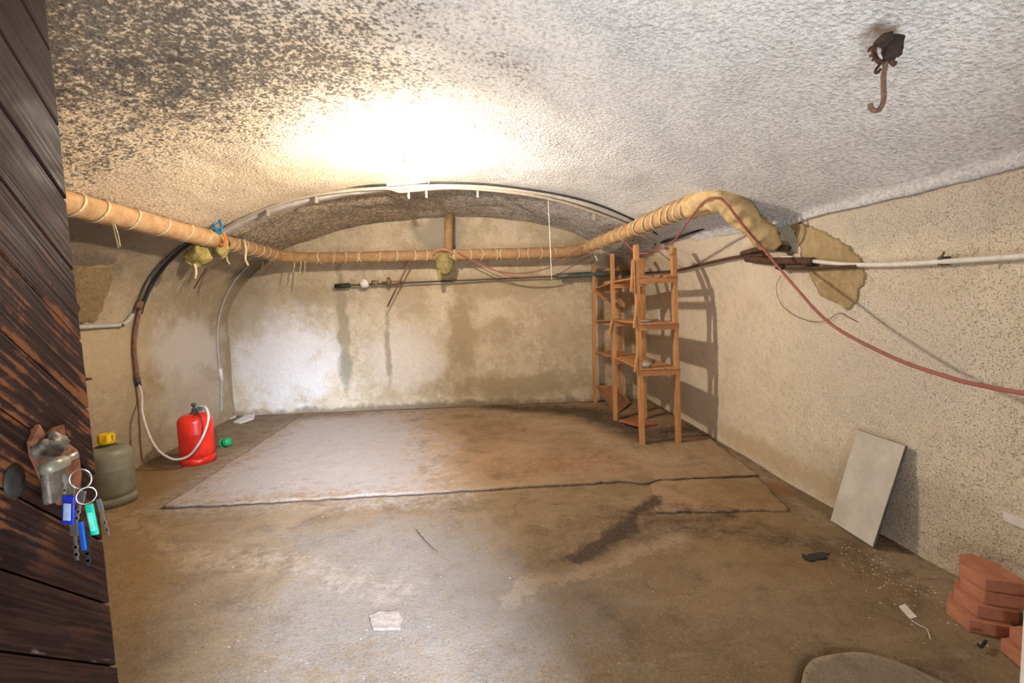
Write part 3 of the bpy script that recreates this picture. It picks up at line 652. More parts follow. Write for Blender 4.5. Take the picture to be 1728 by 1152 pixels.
# ------------------------------------------------------------------ back wall services
wp = thing('water_pipe', 'thin dark water pipe with valves along the back wall', 'pipe', at(700, 476, 'y', 6.48))
mesh('pipe_run', *tube([at(a, b, 'y', 6.47) for a, b in [(572, 482), (640, 479), (760, 474), (900, 468), (1000, 464), (1062, 461)]], 0.013, 8, 3), M_DSTEEL, wp)
mesh('pipe_end', *tube([at(566, 483, 'y', 6.48), at(590, 481, 'y', 6.45)], 0.034, 12, smooth=False), M_BLACK, wp)
mesh('meter', *lump(at(615, 478, 'y', 6.42), (0.062, 0.05, 0.062), 0.08, 2, 16, 10), M_WHITEP, wp)
mesh('valve', *join(lump(at(657, 476, 'y', 6.43), (0.035, 0.045, 0.075), 0.12, 4, 14, 10), tube([at(645, 478, 'y', 6.45), at(678, 476, 'y', 6.45)], 0.026, 10, smooth=False)), simple('brass_old', (0.26, 0.20, 0.11), 0.6, 0.5), wp)
mesh('union', *tube([at(627, 477, 'y', 6.45), at(638, 477, 'y', 6.45)], 0.035, 8, smooth=False), simple('brass_union', (0.30, 0.23, 0.13), 0.6, 0.5), wp)
q1, q2 = at(940, 466, 'y', 6.40), at(1062, 460, 'y', 6.40)
tag(mesh('grey_pipe', *tube([q1, (q1+q2)/2, q2], 0.042, 14, 2), M_GPIPE), 'thick grey-green pipe on the back wall ending behind the shelving', 'pipe')
q = at(693, 438, 'y', 6.2); q2 = at(654, 517, 'y', 6.3)
tag(mesh('metal_rod', *tube([q, q2], 0.012, 6, smooth=False), M_BROWN), 'dark rod hanging aslant from the lagged pipe before the back wall', 'rod')
tag(mesh('string', *tube([at(925, 338, 'y', 4.78), at(928, 400, 'y', 4.78), at(931, 472, 'y', 4.78)], 0.004, 5, 3), M_WHITEP), 'white string hanging straight down from the arch', 'string')
tag(mesh('lamp_wire', *tube([at(688, 330, 'y', 4.9), at(694, 345, 'y', 5.2), at(702, 360, 'y', 5.6), at(706, 366, 'y', 5.9)], 0.006, 5, 4), M_GREYC), 'short loose grey wire dangling behind the arch crown', 'wire')

# ------------------------------------------------------------------ red cable and right wall services
red = thing('red_cable', 'long red cable draped over the lagged pipe and across the right wall', 'cable', (1.75, 3.46, 2.3))
P = [at(772, 426, 'y', 6.12), at(800, 441, 'y', 6.1), at(835, 456, 'y', 6.05), at(880, 461, 'y', 6.0), at(930, 450, 'y', 5.95), at(975, 422, 'y', 5.85), at(1003, 406, 'y', 5.75)]
mesh('cable_run', *tube(P, 0.009, 8, 6), M_REDC, red)
P2 = [at(1047, 397, 'y', 5.0), at(1062, 416, 'y', 4.8), at(1080, 427, 'y', 4.6), at(1105, 424, 'y', 4.4), at(1135, 408, 'y', 4.1), at(1160, 375, 'y', 3.75), at(1183, 345, 'y', 3.5), at(1200, 334, 'y', 3.40), at(1222, 340, 'y', 3.33), at(1252, 378, 'y', 3.26)]
P3 = [at(1290, 422, 'x', 2.02), at(1340, 482, 'x', 1.95), at(1400, 545, 'x', 1.87), at(1500, 600, 'x', 1.80), at(1600, 636, 'x', 1.74), at(1680, 655, 'x', 1.68), at(1760, 668, 'x', 1.62), at(1900, 690, 'x', 1.5)]
mesh('cable_run', *tube(P2+P3, 0.0085, 8, 8), M_REDC, red)
cable('thin_red_cable', 'thinner red cable drooping to the back wall pipe', 'cable', [at(a, b, 'y', 6.2) for a, b in [(776, 428), (812, 444), (850, 462), (875, 468), (910, 468), (940, 463), (975, 444), (996, 432)]], 0.006, M_REDC)
wc = thing('white_conduit', 'white conduit clipped along the right wall', 'conduit', (2.2, 2.2, 1.62))
rwp = lambda px, py, off=0.03: hit(px, py)+np.array([-off, 0, 0])
mesh('conduit_run', *tube([rwp(*q, 0.045) for q in [(1330, 433), (1350, 435), (1400, 442), (1450, 446), (1520, 446), (1605, 441), (1728, 433), (1800, 428)]], 0.014, 10, 6), M_WHITEP, wc)
mesh('clip', *join(box(rwp(1603, 440, 0.03), (0.05, 0.02, 0.045)), beam(rwp(1602, 438, 0.05), rwp(1610, 424, 0.05), 0.008, 0.008)), M_DSTEEL, wc, bevel=0.002)
for i, (lab, px, r) in enumerate([('uppermost stub of rusty pipe behind the lagged elbow', [(1268, 372), (1295, 383), (1322, 397)], 0.026),
                                  ('middle length of rusty pipe on the wall beside the lagged elbow', [(1262, 428), (1300, 418), (1342, 419)], 0.024),
                                  ('lower rusty pipe on the right wall where the white conduit starts', [(1270, 436), (1310, 440), (1345, 440), (1384, 441)], 0.030),
                                  ('thin rusty pipe below the white conduit over the bare mortar patch', [(1325, 452), (1360, 453), (1400, 451), (1460, 448)], 0.012)]):
    tag(mesh('rusty_pipe', *tube([rwp(*q, 0.05) for q in px], r, 10, 5), M_RUST), lab, 'pipe', 'rusty pipes by the elbow')
tag(mesh('pipe_fitting', *lump(rwp(1330, 450, 0.06), (0.03, 0.05, 0.022), 0.25, 6, 12, 8), M_BLACK), 'small black fitting under the lower rusty pipe', 'fitting')
cable('wall_pipe', 'thin rusty pipe along the right wall behind the shelving', 'pipe', [rwp(*q, 0.05) for q in [(1062, 462), (1100, 460), (1150, 456), (1200, 444), (1255, 433), (1300, 430)]], 0.014, M_RUST)
cable('haunch_cable', 'dark cable on the right haunch above the shelving', 'cable', [rwp(*q, 0.04) for q in [(1112, 412), (1150, 401), (1190, 387), (1228, 374)]], 0.012, M_BLACK)
cable('loose_wire', 'thin loose wire curling on the right wall under the red cable', 'wire', [rwp(*q, 0.02) for q in [(1322, 465), (1314, 485), (1322, 512), (1345, 532), (1375, 542), (1400, 540), (1421, 528), (1436, 535), (1453, 543)]], 0.0022, M_RUST, 5)
tag(mesh('wall_strip', *box(hit(1716, 877)+np.array([-0.012, 0, 0]), (0.012, 0.085, 0.045)), M_WHITEP, bevel=0.002), 'short white strip lying against the right wall above the clay blocks', 'strip')

# ------------------------------------------------------------------ shelving
sh = thing('shelving_unit', 'rickety open wooden shelving unit against the right wall', 'shelf', (1.62, 5.4, 0))
def post(a, b, w=0.042, d=0.065): mesh('post', *beam(a, b, w, d, (0, 1, 0)), M_PINE_V, sh, smooth=False, bevel=0.003)
FR = [(4.40, 1.447, 1.404, 2.03, 1.823, 1.78, 1.99), (5.37, 1.432, 1.42, 2.06, 1.80, 1.79, 2.0), (6.40, 1.41, 1.418, 2.045, 1.80, 1.80, 2.04)]
LV = [1.70, 1.235, 0.775]
for y, xa, xb, za, xc_, xd, zb in FR:
    post((xa, y, 0.0), (xb, y, za)); post((xc_, y, 0.0), (xd, y, zb))
    for z in LV:
        xm = lambda z_: xa+(xb-xa)*z_/2
        mesh('rail', *beam((xm(z)-0.01, y-0.034, z-0.03), (xm(z)+0.40, y-0.034, z-0.025), 0.022, 0.055), M_PINE_X, sh, smooth=False, bevel=0.002)
for li, z in enumerate(LV):
    for (ya, yb, za, zb) in ((4.36, 5.40, z, z+0.01), (5.34, 6.42, z+0.012, z-0.03)):
        for k, dx in enumerate((0.005, 0.135, 0.265)):
            if li == 0 and k == 1 and ya < 5: continue
            x0 = 1.425+dx+random.uniform(-.006, .006)
            mesh('shelf_slat', *beam((x0+0.055, ya-random.uniform(0, .03), za+0.012), (x0+0.055, yb, zb+0.012), 0.118, 0.018), M_PINE_Y, sh, smooth=False, bevel=0.002)
for (px0, px1, y) in (((1068, 438), (1065, 492), 4.37), ((1075, 508), (1070, 553), 4.37), ((1076, 595), (1071, 628), 4.37), ((1034, 536), (1026, 567), 5.33)):
    a, b = at(*px0, 'y', y), at(*px1, 'y', y); mesh('batten', *beam(a, b, 0.018, 0.035, (0, 1, 0)), M_PINE_V, sh, smooth=False, bevel=0.002)
a, b = at(1007, 491, 'y', 6.38), at(1022, 505, 'y', 6.0); mesh('brace', *beam(a, b, 0.03, 0.05), M_PINE_X, sh, smooth=False, bevel=0.002)
for z, s in ((1.262, 1), (0.802, 2)):
    t = mesh('loose_board', *beam((1.47, 4.42, z), (1.74, 4.75+0.1*s, z+0.004), 0.10, 0.012), simple('grey_board', (0.50, 0.43, 0.35), 0.8, scale=8)); tag(t, ['', 'weathered grey offcut lying on the middle shelf', 'weathered grey offcut lying on the lowest shelf'][s], 'board', 'offcuts lying on the shelves')
P = [at(1006, 650, 'y', 6.33), at(1040, 651, 'y', 6.33), at(1064, 678, 'z', 0.06), at(1041, 699, 'z', 0.02)]
n_ = np.cross(P[1]-P[0], P[3]-P[0]); n_ /= np.linalg.norm(n_); n_ = n_ if n_[2] < 0 else -n_
tag(mesh('fallen_plank', [*P, *[p+n_*0.018 for p in P]], [(0, 1, 2, 3), (7, 6, 5, 4), (0, 4, 5, 1), (1, 5, 6, 2), (2, 6, 7, 3), (3, 7, 4, 0)], wood('plank_brown', (0.33, 0.155, 0.075), (0.23, 0.10, 0.05), (20, 2, 20)), smooth=False), 'wide brown plank fallen aslant inside the shelving base', 'plank')
a, b = at(1060, 705, 'z', 0.03), at(1095, 722, 'z', 0.03)
tag(mesh('fallen_board', *box((a+b)/2+np.array([0, 0, 0.0]), (0.30, 0.34, 0.03), Matrix.Rotation(0.5, 3, 'Z') @ Matrix.Rotation(0.12, 3, 'Y')), wood('board_red', (0.36, 0.12, 0.06), (0.25, 0.08, 0.04), (2, 20, 20)), smooth=False, bevel=0.003), 'reddish board lying on the floor under the shelving', 'board')

# ------------------------------------------------------------------ gas bottles
def bottle_profile(R, H):
    p = [(R*0.30, 0.055), (R*0.7, 0.045), (R*0.94, 0.075), (R, 0.12)]
    p += [(R, 0.30*H/0.5), (R*1.006, 0.305*H/0.5), (R*1.006, 0.315*H/0.5), (R, 0.32*H/0.5), (R, H-R*0.55)]
    for t in np.linspace(0.15, 1, 8): p.append((R*math.cos(t*math.pi/2*0.92)**0.75 if t < 1 else R*0.12, H-R*0.55+R*0.55*math.sin(t*math.pi/2)))
    return p
rc = (-3.085, 4.50, zf(-3.085, 4.5)); R_ = 0.152
rb = thing('gas_bottle', 'red gas bottle with regulator and white hose by the left wall', 'gas bottle', rc)
mesh('body', *lathe(bottle_profile(R_, 0.50), rc, 40), M_REDPAINT, rb)
def foot(c, R, mat, par):
    vs = []; fs = []; n = 48
    for k in range(n):
        t = 2*math.pi*k/n
        notch = 0.022 if (k % 12) in (3, 4, 5, 6) else 0.0
        for r_, z in ((R*0.93, 0.0), (R*1.0, 0.0), (R*1.0, 0.062-notch), (R*0.93, 0.075)): vs.append((c[0]+r_*math.cos(t), c[1]+r_*math.sin(t), c[2]+z))
    for k in range(n):
        k2 = (k+1) % n
        for a in range(4): b = (a+1) % 4; fs.append((k*4+a, k*4+b, k2*4+b, k2*4+a))
    mesh('foot_ring', vs, fs, mat, par)
foot(rc, R_, M_REDPAINT, rb)
vt = (rc[0], rc[1], rc[2]+0.49)
mesh('valve', *join(lathe([(0.040, 0), (0.040, 0.02), (0.026, 0.028), (0.022, 0.06), (0.013, 0.066), (0.013, 0.085), (0.022, 0.088), (0.024, 0.105), (0.015, 0.115)], vt, 16)), M_DSTEEL, rb)
reg = mesh('regulator', *join(tube([(vt[0], vt[1], vt[2]+0.045), (vt[0]+0.05, vt[1]-0.02, vt[2]+0.06), (vt[0]+0.09, vt[1]-0.03, vt[2]+0.05)], 0.012, 8), lump((vt[0]+0.055, vt[1]-0.02, vt[2]+0.058), (0.038, 0.034, 0.018), 0.05, 1)), simple('regulator_green', (0.06, 0.13, 0.10), 0.45), rb)
hp = [wl(229, 648, 0.05), wl(233, 668, 0.06)]+[at(240, 695, 'y', 4.33), at(250, 730, 'y', 4.30), at(265, 757, 'y', 4.28), at(283, 771, 'y', 4.27), at(300, 775, 'y', 4.27), at(320, 768, 'y', 4.28), at(336, 748, 'y', 4.28), at(347, 725, 'y', 4.30), at(352, 705, 'y', 4.34), at(350, 692, 'y', 4.38), at(345, 686, 'y', 4.42), at(338, 685, 'y', 4.46)]
hose = tag(mesh('gas_hose', *tube(hp, 0.011, 10, 8), simple('white_rubber', (0.66, 0.57, 0.50), 0.45, var=0.12)), 'white rubber hose looping from the wall pipe to the red bottle', 'hose')
cable('red_lead', 'dark red lead hanging down the front of the red bottle', 'lead', [np.array([rc[0]+0.035, rc[1]-0.06, rc[2]+0.50]), at(335, 697, 'y', 4.36), at(341, 712, 'y', 4.34), at(340, 735, 'y', 4.335), at(334, 755, 'y', 4.33), at(322, 770, 'y', 4.32)], 0.006, simple('dark_red_rubber', (0.20, 0.012, 0.012), 0.5))
gcx = (-3.145, 3.56, zf(-3.145, 3.56)); RG = 0.157
gb = thing('gas_bottle', 'grey gas bottle with yellow valve cap behind the open door', 'gas bottle', gcx)
mesh('body', *lathe(bottle_profile(RG, 0.47), gcx, 40), M_GREYPAINT, gb); foot(gcx, RG, M_GREYPAINT, gb)
vt = (gcx[0], gcx[1], gcx[2]+0.462)
mesh('collar', *lathe([(0.068, 0), (0.070, 0.008), (0.03, 0.012), (0.025, 0.03)], vt, 20), M_DSTEEL, gb)
capv = [(0.050, 0.022), (0.054, 0.045), (0.049, 0.052), (0.050, 0.098), (0.043, 0.108), (0.024, 0.101), (0.01, 0.098)]
cp_ = mesh('valve_cap', *lathe(capv, vt, 20), M_YELLOW, gb)
for k in range(8):
    t = 2*math.pi*k/8; mesh('cap_rib', *box((vt[0]+0.052*math.cos(t), vt[1]+0.052*math.sin(t), vt[2]+0.073), (0.009, 0.009, 0.05), Matrix.Rotation(t, 3, 'Z')), M_YELLOW, cp_, bevel=0.001)
q = at(383, 746, 'z', 0.045)
gcap = thing('green_cap', 'green plastic valve cap lying on the floor by the red bottle', 'cap', (q[0], q[1], 0))  # a loose plastic valve cap
R3 = Matrix.Rotation(1.2, 3, 'Y') @ Matrix.Rotation(0.3, 3, 'X')
v, f = lathe([(0.045, -0.04), (0.048, 0), (0.046, 0.03), (0.03, 0.042), (0.008, 0.044)], (0, 0, 0), 18)
mesh('cap_body', [tuple(R3 @ Vector(a)+Vector(tuple(q))) for a in v], f, M_GREEN, gcap)
v, f = tube([(0.056*math.cos(t), 0.056*math.sin(t), -0.036) for t in np.linspace(0, 2*math.pi, 19)[:-1]], 0.007, 6, smooth=False, closed=True)
mesh('rim', [tuple(R3 @ Vector(tuple(a))+Vector(tuple(q))) for a in v], f, M_GREEN, gcap)

# ------------------------------------------------------------------ panel leaning on the right wall
ya, yb = 2.375, 2.70; xb_ = 2.125; zt = 0.60; xt = 2.275
pan = thing('leaning_panel', 'pale rectangular panel leaning on the right wall', 'panel', (xb_, 2.53, 0))
dn = np.array([xt-xb_, 0, zt]); dn /= np.linalg.norm(dn); nm = np.array([-dn[2], 0, dn[0]])
def slabv(t0, t1, inset=0.0):
    A = [np.array([xb_, ya+inset, 0.004])+dn*inset, np.array([xb_, yb-inset, 0.004])+dn*inset]; L = math.hypot(xt-xb_, zt)-2*inset
    A = A+[A[1]+dn*L+np.array([0, -0.015, 0]), A[0]+dn*L+np.array([0, -0.025, 0])]
    vs = [p+nm*t0 for p in A]+[p+nm*t1 for p in A]
    return vs, [(0, 1, 2, 3), (7, 6, 5, 4), (0, 4, 5, 1), (1, 5, 6, 2), (2, 6, 7, 3), (3, 7, 4, 0)]
mesh('board', *slabv(-0.006, 0.006), M_PEDGE, pan, smooth=False)
mesh('face', *slabv(0.006, 0.009, 0.002), M_PANEL, pan, smooth=False)

# ------------------------------------------------------------------ clay blocks
def block_mesh():
    poly = [(0, 0), (0, 0.115), (0.075, 0.195), (0.135, 0.195), (0.165, 0.12), (0.150, -0.02), (0.125, -0.035)]
    v, f = prism(poly, 0, 0.054); bm = bmesh.new()
    bv = [bm.verts.new(tuple(p)) for p in v]
    for q_ in f: bm.faces.new([bv[i] for i in q_])
    bmesh.ops.recalc_face_normals(bm, faces=bm.faces); bmesh.ops.bevel(bm, geom=bm.edges[:], offset=0.004, segments=2, affect='EDGES', profile=0.6)
    me = bpy.data.meshes.new('clay_block'); bm.to_mesh(me); bm.free(); me.materials.append(M_CLAY); return me
BM = block_mesh(); zb = zf(2.03, 1.8)
for lab, x, y, z, rz in [('clay block at the bottom of the tall stack by the right wall', 1.985, 1.735, 0, -0.15), ('second clay block from the bottom of the tall stack', 2.030, 1.745, 1, -0.12),
                         ('third clay block up in the tall stack, set back against the wall', 2.068, 1.750, 2, -0.10), ('topmost clay block of the tall stack by the right wall', 2.075, 1.756, 3, -0.06),
                         ('lower clay block of the short pile at the frame edge', 2.000, 1.630, 0, -1.5), ('upper clay block of the short pile at the frame edge', 2.025, 1.622, 1, -1.55)]:
    o = bpy.data.objects.new('clay_block', BM); o.location = (x, y, zb+0.055*z); o.rotation_euler = (0, 0, rz); COL.objects.link(o)
    tag(o, lab, 'block', 'stacked clay blocks')

# ------------------------------------------------------------------ hook in the vault
M_HOOK = simple('rusty_hook', (0.24, 0.135, 0.095), 0.75, 0.2, scale=60)
hk = thing('ceiling_hook', 'rusty iron hook wired to an anchor in the vault', 'hook', at(1492, 80, 'y', 1.62))
H = lambda px, py, y=1.62: at(px, py, 'y', y)
mesh('hook_rod', *tube([H(1493, 102), H(1494, 112), H(1491, 128), H(1491, 150), H(1491, 168), H(1486, 182), H(1477, 187), H(1470, 182), H(1468, 175)], 0.0085, 10, 6), M_HOOK, hk)
mesh('anchor', *join(lump(H(1506, 80, 1.60), (0.034, 0.03, 0.04), 0.25, 21, 18, 12, 3), lump(H(1494, 66, 1.58), (0.022, 0.03, 0.02), 0.2, 22)), simple('dark_rust', (0.055, 0.035, 0.028), 0.9, scale=60, bump=0.8), hk)
mesh('wire_loop', *tube([H(1498, 66), H(1482, 70), H(1475, 82), H(1477, 96), H(1486, 105), H(1498, 104), H(1508, 98)], 0.008, 8, 5), M_RUST, hk)
mesh('wire_tail', *join(tube([H(1478, 78, 1.6), H(1470, 80, 1.58), H(1466, 86, 1.57)], 0.005, 6), tube([H(1476, 92, 1.6), H(1469, 94, 1.58)], 0.005, 6, smooth=False), tube([H(1479, 98, 1.6), H(1473, 101, 1.58)], 0.005, 6, smooth=False),
     tube([H(1488, 104), H(1482, 112), H(1477, 120), H(1480, 123), H(1486, 117)], 0.005, 6), tube([H(1503, 98), H(1506, 106), H(1511, 108)], 0.009, 6)), M_RUST, hk)
tag(mesh('blue_thread', *tube([rwp(1560, 206, 0.0)*0+at(1560, 206, 'z', 2.25), at(1620, 192, 'z', 2.235), at(1700, 170, 'z', 2.22), at(1728, 160, 'z', 2.215)], 0.0012, 4, 3), simple('blue_thread', (0.25, 0.30, 0.55), 0.7)), 'thin blue thread hanging under the right side of the vault', 'thread')
bpy.data.objects.remove(bpy.data.objects['blue_thread'])

# ------------------------------------------------------------------ plank door, open against the left
hinge = np.array([-1.09, 0.56, 0.02]); dvec = np.array([-0.224, 0.974])
door = bpy.data.objects.new('door_1', None); COL.objects.link(door); struct(door)
door.location = tuple(hinge); door.rotation_euler = (0, 0, math.atan2(dvec[1], dvec[0]))
DW, DH = 0.822, 2.44
def mat_door():
    k = N('door_wood', 0.5, spec=0.08)
    m = k.mapping((1, 1, 1), (0, math.radians(-42.6), 0))
    def sc(v, s):
        q_ = k.n('ShaderNodeVectorMath'); q_.operation = 'MULTIPLY'; k.put(q_.inputs[0], v); q_.inputs[1].default_value = s; return q_.outputs[0]
    gr = k.noise(1.0, 5, 0.6, 0.5, sc(m, (3, 60, 110))); ridg = k.noise(1.0, 3, 0.5, 0.2, sc(m, (2, 30, 75)))
    big = k.noise(4.5, 5, 0.6); pat = k.noise(7, 5, 0.65, 0.5)
    z = k.axis(2)
    c = k.mix(k.mr(gr, 0.35, 0.65), (0.013, 0.0065, 0.006), (0.034, 0.016, 0.0135))
    worn = k.mul(k.mr(k.add(pat, k.mul(k.math('SUBTRACT', ridg, 0.5), 0.9)), 0.50, 0.66), k.mr(k.math('ABSOLUTE', k.math('SUBTRACT', z, 1.25)), 0.55, 0.2))
    c = k.mix(k.mul(worn, 0.75), c, (0.20, 0.075, 0.030))
    worn2 = k.mul(k.mr(k.add(pat, k.mul(k.math('SUBTRACT', ridg, 0.5), 1.0)), 0.55, 0.75), k.mr(z, 1.15, 0.4))
    c = k.mix(k.mul(worn2, 0.5), c, (0.085, 0.036, 0.02))
    scr = k.mul(k.mr(k.noise(1, 3, 0.6, 0.3, sc(m, (9, 60, 60))), 0.66, 0.74), k.mr(big, 0.48, 0.62))
    c = k.mix(k.mul(scr, 0.35), c, (0.30, 0.25, 0.26))
    k.color(c); k.rough(k.mr(pat, 0.3, 0.7, 0.45, 0.7)); k.bump(k.add(ridg, k.mul(gr, 0.5)), 0.55, 0.006); return k.m
M_DOOR = mat_door()
DM = WM(door)
def dl(s, d, z): return tuple(DM @ Vector((s, d, z)))   # door-leaf coordinates to world
def dmesh(name, vs, fs, mat, parent, **kw):
    o = mesh(name, vs, fs, mat, None, **kw); o.parent = parent; return o
dmesh('backing', *box((DW/2, 0.006, DH/2), (DW, 0.028, DH)), M_DOOR, door, smooth=False)
sl = math.radians(42.6); dd = np.array([math.cos(sl), -math.sin(sl)]); dnn = np.array([math.sin(sl), math.cos(sl)])
def clip(poly, n, c):
    out = []
    for i in range(len(poly)):
        a, b = poly[i], poly[(i+1) % len(poly)]; da, db = n@a-c, n@b-c
        if da >= 0: out.append(a)
        if da*db < 0: out.append(a+(b-a)*da/(da-db))
    return out
BW = 0.1525
z_ref = 1.785   # a joint meets the free edge at this height
c0 = dnn@np.array([DW, z_ref])
for kk in range(-16, 12):
    lo_, hi_ = c0+kk*BW+0.003, c0+(kk+1)*BW-0.003
    poly = [np.array(p, float) for p in ((0, 0), (DW, 0), (DW, DH), (0, DH))]
    poly = clip(poly, dnn, lo_); poly = clip(poly, -dnn, -hi_) if len(poly) > 2 else poly
    if len(poly) < 3: continue
    ar = 0.5*abs(sum(poly[i][0]*poly[(i+1) % len(poly)][1]-poly[(i+1) % len(poly)][0]*poly[i][1] for i in range(len(poly))))
    if ar < 0.002: continue
    v, f = prism([tuple(p) for p in poly], -0.026-random.uniform(0, .003), -0.008, lambda x, y, z: (x, z, y))
    dmesh('board', v, f, M_DOOR, door, smooth=False, bevel=0.005)
# lock, with the splintered wood round it
def door_uv(px, py, off):
    n = np.array([-0.974, -0.224, 0.0]); d = ray(px, py); p0 = hinge+n*off; t = ((p0-CAM)@n)/(d@n); return CAM+d*t
DI = DM.inverted()
def L_(px, py, off=-0.03): return np.array(DI @ Vector(tuple(door_uv(px, py, off))))
poly = [L_(*q)[[0, 2]] for q in [(52, 770), (48, 745), (62, 715), (74, 735), (88, 722), (104, 716), (108, 745), (128, 760), (134, 800), (128, 850), (100, 852), (80, 835), (66, 800)]]
dmesh('splintered_wood', *prism([tuple(p) for p in poly], -0.037, -0.02, lambda x, y, z: (x, z, y)), simple('raw_wood', (0.30, 0.115, 0.055), 0.8, scale=40, dark=(0.13, 0.05, 0.03), bump=0.8), door, smooth=False, bevel=0.003)
lk = bpy.data.objects.new('door_lock', None); COL.objects.link(lk); lk.parent = door
c = L_(100, 800, -0.05)
M_LOCK = simple('worn_zinc', (0.20, 0.175, 0.15), 0.5, 0.5, scale=60, bump=0.5)
dmesh('lock_case', *box((c[0]-0.012, -0.046, c[2]-0.018), (0.070, 0.022, 0.095)), M_LOCK, lk, bevel=0.008)
v, f = lump((0, 0, 0), (0.048, 0.026, 0.035), 0.22, 31, 18, 10, 3); c2 = L_(90, 752, -0.05)
dmesh('crumpled_plate', [(a[0]+c2[0], a[1]-0.045, a[2]+c2[2]) for a in v], f, M_LOCK, lk)
c3 = L_(95, 780, -0.08)
dmesh('lock_cylinder', *tube([(c3[0]-0.05, -0.088, c3[2]+0.0), (c3[0]+0.012, -0.088, c3[2]-0.003)], 0.0165, 14, smooth=False), simple('pale_zinc', (0.36, 0.34, 0.27), 0.45, 0.4), lk)
dmesh('key_plug', *tube([(c3[0]+0.01, -0.088, c3[2]), (c3[0]+0.045, -0.095, c3[2]+0.004)], 0.010, 10, smooth=False), M_STEEL, lk)
v, f = lathe([(0.030, -0.002), (0.032, 0.002), (0.010, 0.003)], (0, 0, 0), 20); c4 = L_(25, 812, -0.03)
dmesh('keyhole_plate', [(c4[0]+a[0], -0.0285-a[2], c4[2]+a[1]*1.3) for a in v], f, M_BLACK, door)
# keys
K = lambda px, py, y=1.17: at(px, py, 'y', y)
keys = thing('key_bunch', 'bunch of keys with blue and green tags hanging at the door lock', 'keys', K(135, 800))
kc = K(136, 808)
mesh('key_ring', *tube([kc+np.array([0.021*math.cos(t), 0.008*math.cos(t), 0.026*math.sin(t)]) for t in np.linspace(0, 2*math.pi, 25)[:-1]], 0.0022, 6, smooth=False, closed=True), M_STEEL, keys)
kc2 = K(146, 836)
mesh('key_ring', *tube([kc2+np.array([0.012*math.cos(t), 0.016*math.cos(t), 0.022*math.sin(t)]) for t in np.linspace(0, 2*math.pi, 21)[:-1]], 0.0018, 6, smooth=False, closed=True), M_STEEL, keys)
def tagp(name, top, bot, w, mat, lab, lite):
    a, b = K(*top), K(*bot); o = mesh(name, *beam(a, b, w, 0.006, (0, 1, 0)), mat, keys, bevel=0.0025); o['label'] = lab
    if lite: mesh('window', *beam(a+(b-a)*0.25+np.array([0, -0.0035, 0]), a+(b-a)*0.85+np.array([0, -0.0035, 0]), w*0.6, 0.003, (0, 1, 0)), lite, o, bevel=0.0008)
tagp('key_tag', (116, 836), (115, 884), 0.030, simple('blue_tag', (0.02, 0.04, 0.50), 0.35), 'wide blue key tag', simple('tag_paper', (0.45, 0.60, 0.90), 0.4))
tagp('key_tag', (136, 880), (143, 928), 0.013, simple('blue_tag_narrow', (0.01, 0.12, 0.62), 0.35), 'narrow blue key tag seen on edge', None)
tagp('key_tag', (150, 850), (161, 902), 0.020, simple('green_tag', (0.02, 0.50, 0.33), 0.35), 'green key tag', simple('tag_paper_green', (0.15, 0.72, 0.55), 0.4))
def key(top, bot, w, mat, lab):
    a, b = K(*top, 1.175), K(*bot, 1.175); d = b-a
    o = mesh('key', *join(beam(a+d*0.3, b, w*0.42, 0.0025, (0, 1, 0)), beam(a, a+d*0.34, w, 0.003, (0, 1, 0)), beam(a+d*0.6, a+d*0.68, w*0.65, 0.0025, (0, 1, 0)), beam(a+d*0.8, a+d*0.88, w*0.65, 0.0025, (0, 1, 0))), mat, keys, bevel=0.0006, smooth=False); o['label'] = lab
key((120, 815), (124, 872), 0.014, M_STEEL, 'slim steel key lying over the blue tag')
key((124, 882), (130, 945), 0.020, M_STEEL, 'short thick steel key')
key((166, 842), (184, 903), 0.012, M_STEEL, 'thin steel key swung out to the right')
key((112, 800), (108, 842), 0.016, M_STEEL, 'small steel key turned edge-on beside the ring')
key((140, 828), (128, 882), 0.016, M_STEEL, 'steel key hanging between the tags')
key((146, 895), (149, 955), 0.022, M_BLACK, 'black-headed key hanging lowest')

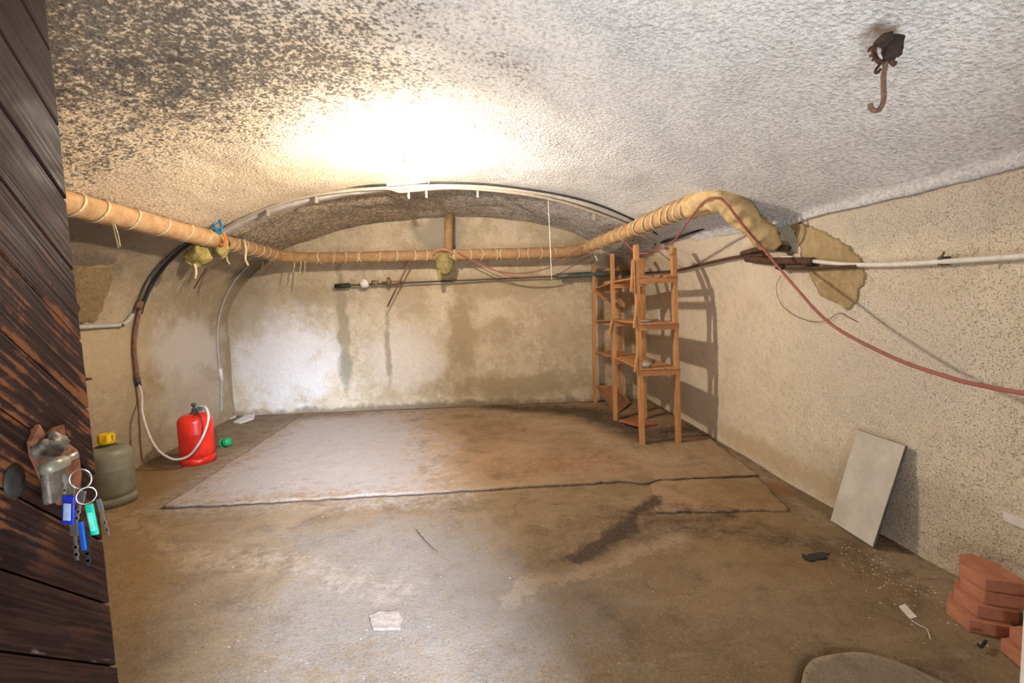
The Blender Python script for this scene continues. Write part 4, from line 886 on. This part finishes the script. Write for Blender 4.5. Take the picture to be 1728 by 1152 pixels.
# ------------------------------------------------------------------ litter on the floor
def flat(name, px, lab, cat, mat, t=0.006, z=0.0, seed=1, amp=0.002):
    P = G(*px); cx = sum(p[0] for p in P)/len(P); cy = sum(p[1] for p in P)/len(P); b = zf(cx, cy)+z
    return tag(mesh(name, *prism(rough_poly(P, 0.02, amp, seed), b, b+t), mat, smooth=False), lab, cat)
flat('plastic_strip', [(1517, 1020), (1528, 1016), (1548, 1038), (1536, 1041)], 'white plastic strip on the brown floor before the clay blocks', 'strip', M_WHITEP, 0.004)
flat('pale_offcut', [(394, 712), (412, 702), (431, 698), (428, 706), (405, 714)], 'pale pointed offcut on the floor in the far left corner', 'offcut', M_PAPER, 0.02, 0.0)
flat('pale_scrap', [(386, 701), (399, 698), (398, 703), (388, 706)], 'smaller pale scrap on the floor behind the pointed offcut', 'scrap', M_PAPER, 0.012)
flat('dark_rag', [(1352, 934), (1362, 938), (1374, 934), (1388, 931), (1397, 933), (1395, 941), (1380, 943), (1368, 945), (1357, 943)], 'small dark torn scrap on the floor before the leaning panel', 'scrap', M_BLACK, 0.008, 0, 4, 0.008)
cable('black_bit', 'bent black bit lying beside the stacked clay blocks', 'bit', [at(*q, 'z', 0.012) for q in [(1650, 1087), (1656, 1091), (1660, 1085), (1664, 1081)]], 0.006, M_BLACK)
cable('straw', 'thin pale straw on the floor beyond the white strip', 'straw', [at(*q, 'z', 0.006) for q in [(1538, 1046), (1552, 1055), (1564, 1061), (1570, 1078)]], 0.0018, M_PAPER, 5)
cable('hair_wire', 'fine dark wire lying on the grey floor', 'wire', [at(*q, 'z', 0.008) for q in [(702, 893), (712, 905), (726, 920), (738, 930)]], 0.0025, M_DSTEEL, 5)
# crumbs: nobody could count them
vs = []; fs = []
R = np.random.RandomState(3)
def crumb(x, y, s):
    o = len(vs); z = zf(x, y)+(0.018 if y > 3.5 and x > -2.6 else 0.0)
    pts = [(1, 0, 0), (-0.5, 0.87, 0), (-0.5, -0.87, 0), (0, 0, 1.0)]
    a = R.rand()*6
    for p_ in pts: vs.append((x+s*(p_[0]*math.cos(a)-p_[1]*math.sin(a)), y+s*(p_[0]*math.sin(a)+p_[1]*math.cos(a)), z+s*p_[2]*0.7-0.001))
    fs.extend([(o, o+1, o+3), (o+1, o+2, o+3), (o+2, o, o+3)])
for _ in range(700): crumb(R.uniform(-3.2, 2.1), R.uniform(1.6, 6.4), R.uniform(0.002, 0.006))
for _ in range(160): crumb(R.normal(2.0, 0.1), R.normal(2.1, 0.18), R.uniform(0.003, 0.008))
for _ in range(120): crumb(R.normal(1.75, 0.3), R.normal(4.9, 0.5), R.uniform(0.003, 0.009))
cr = mesh('plaster_crumbs', vs, fs, simple('crumb', (0.66, 0.56, 0.44), 0.9), smooth=False); cr['kind'] = 'stuff'; cr['label'] = 'pale plaster crumbs scattered over the floor'
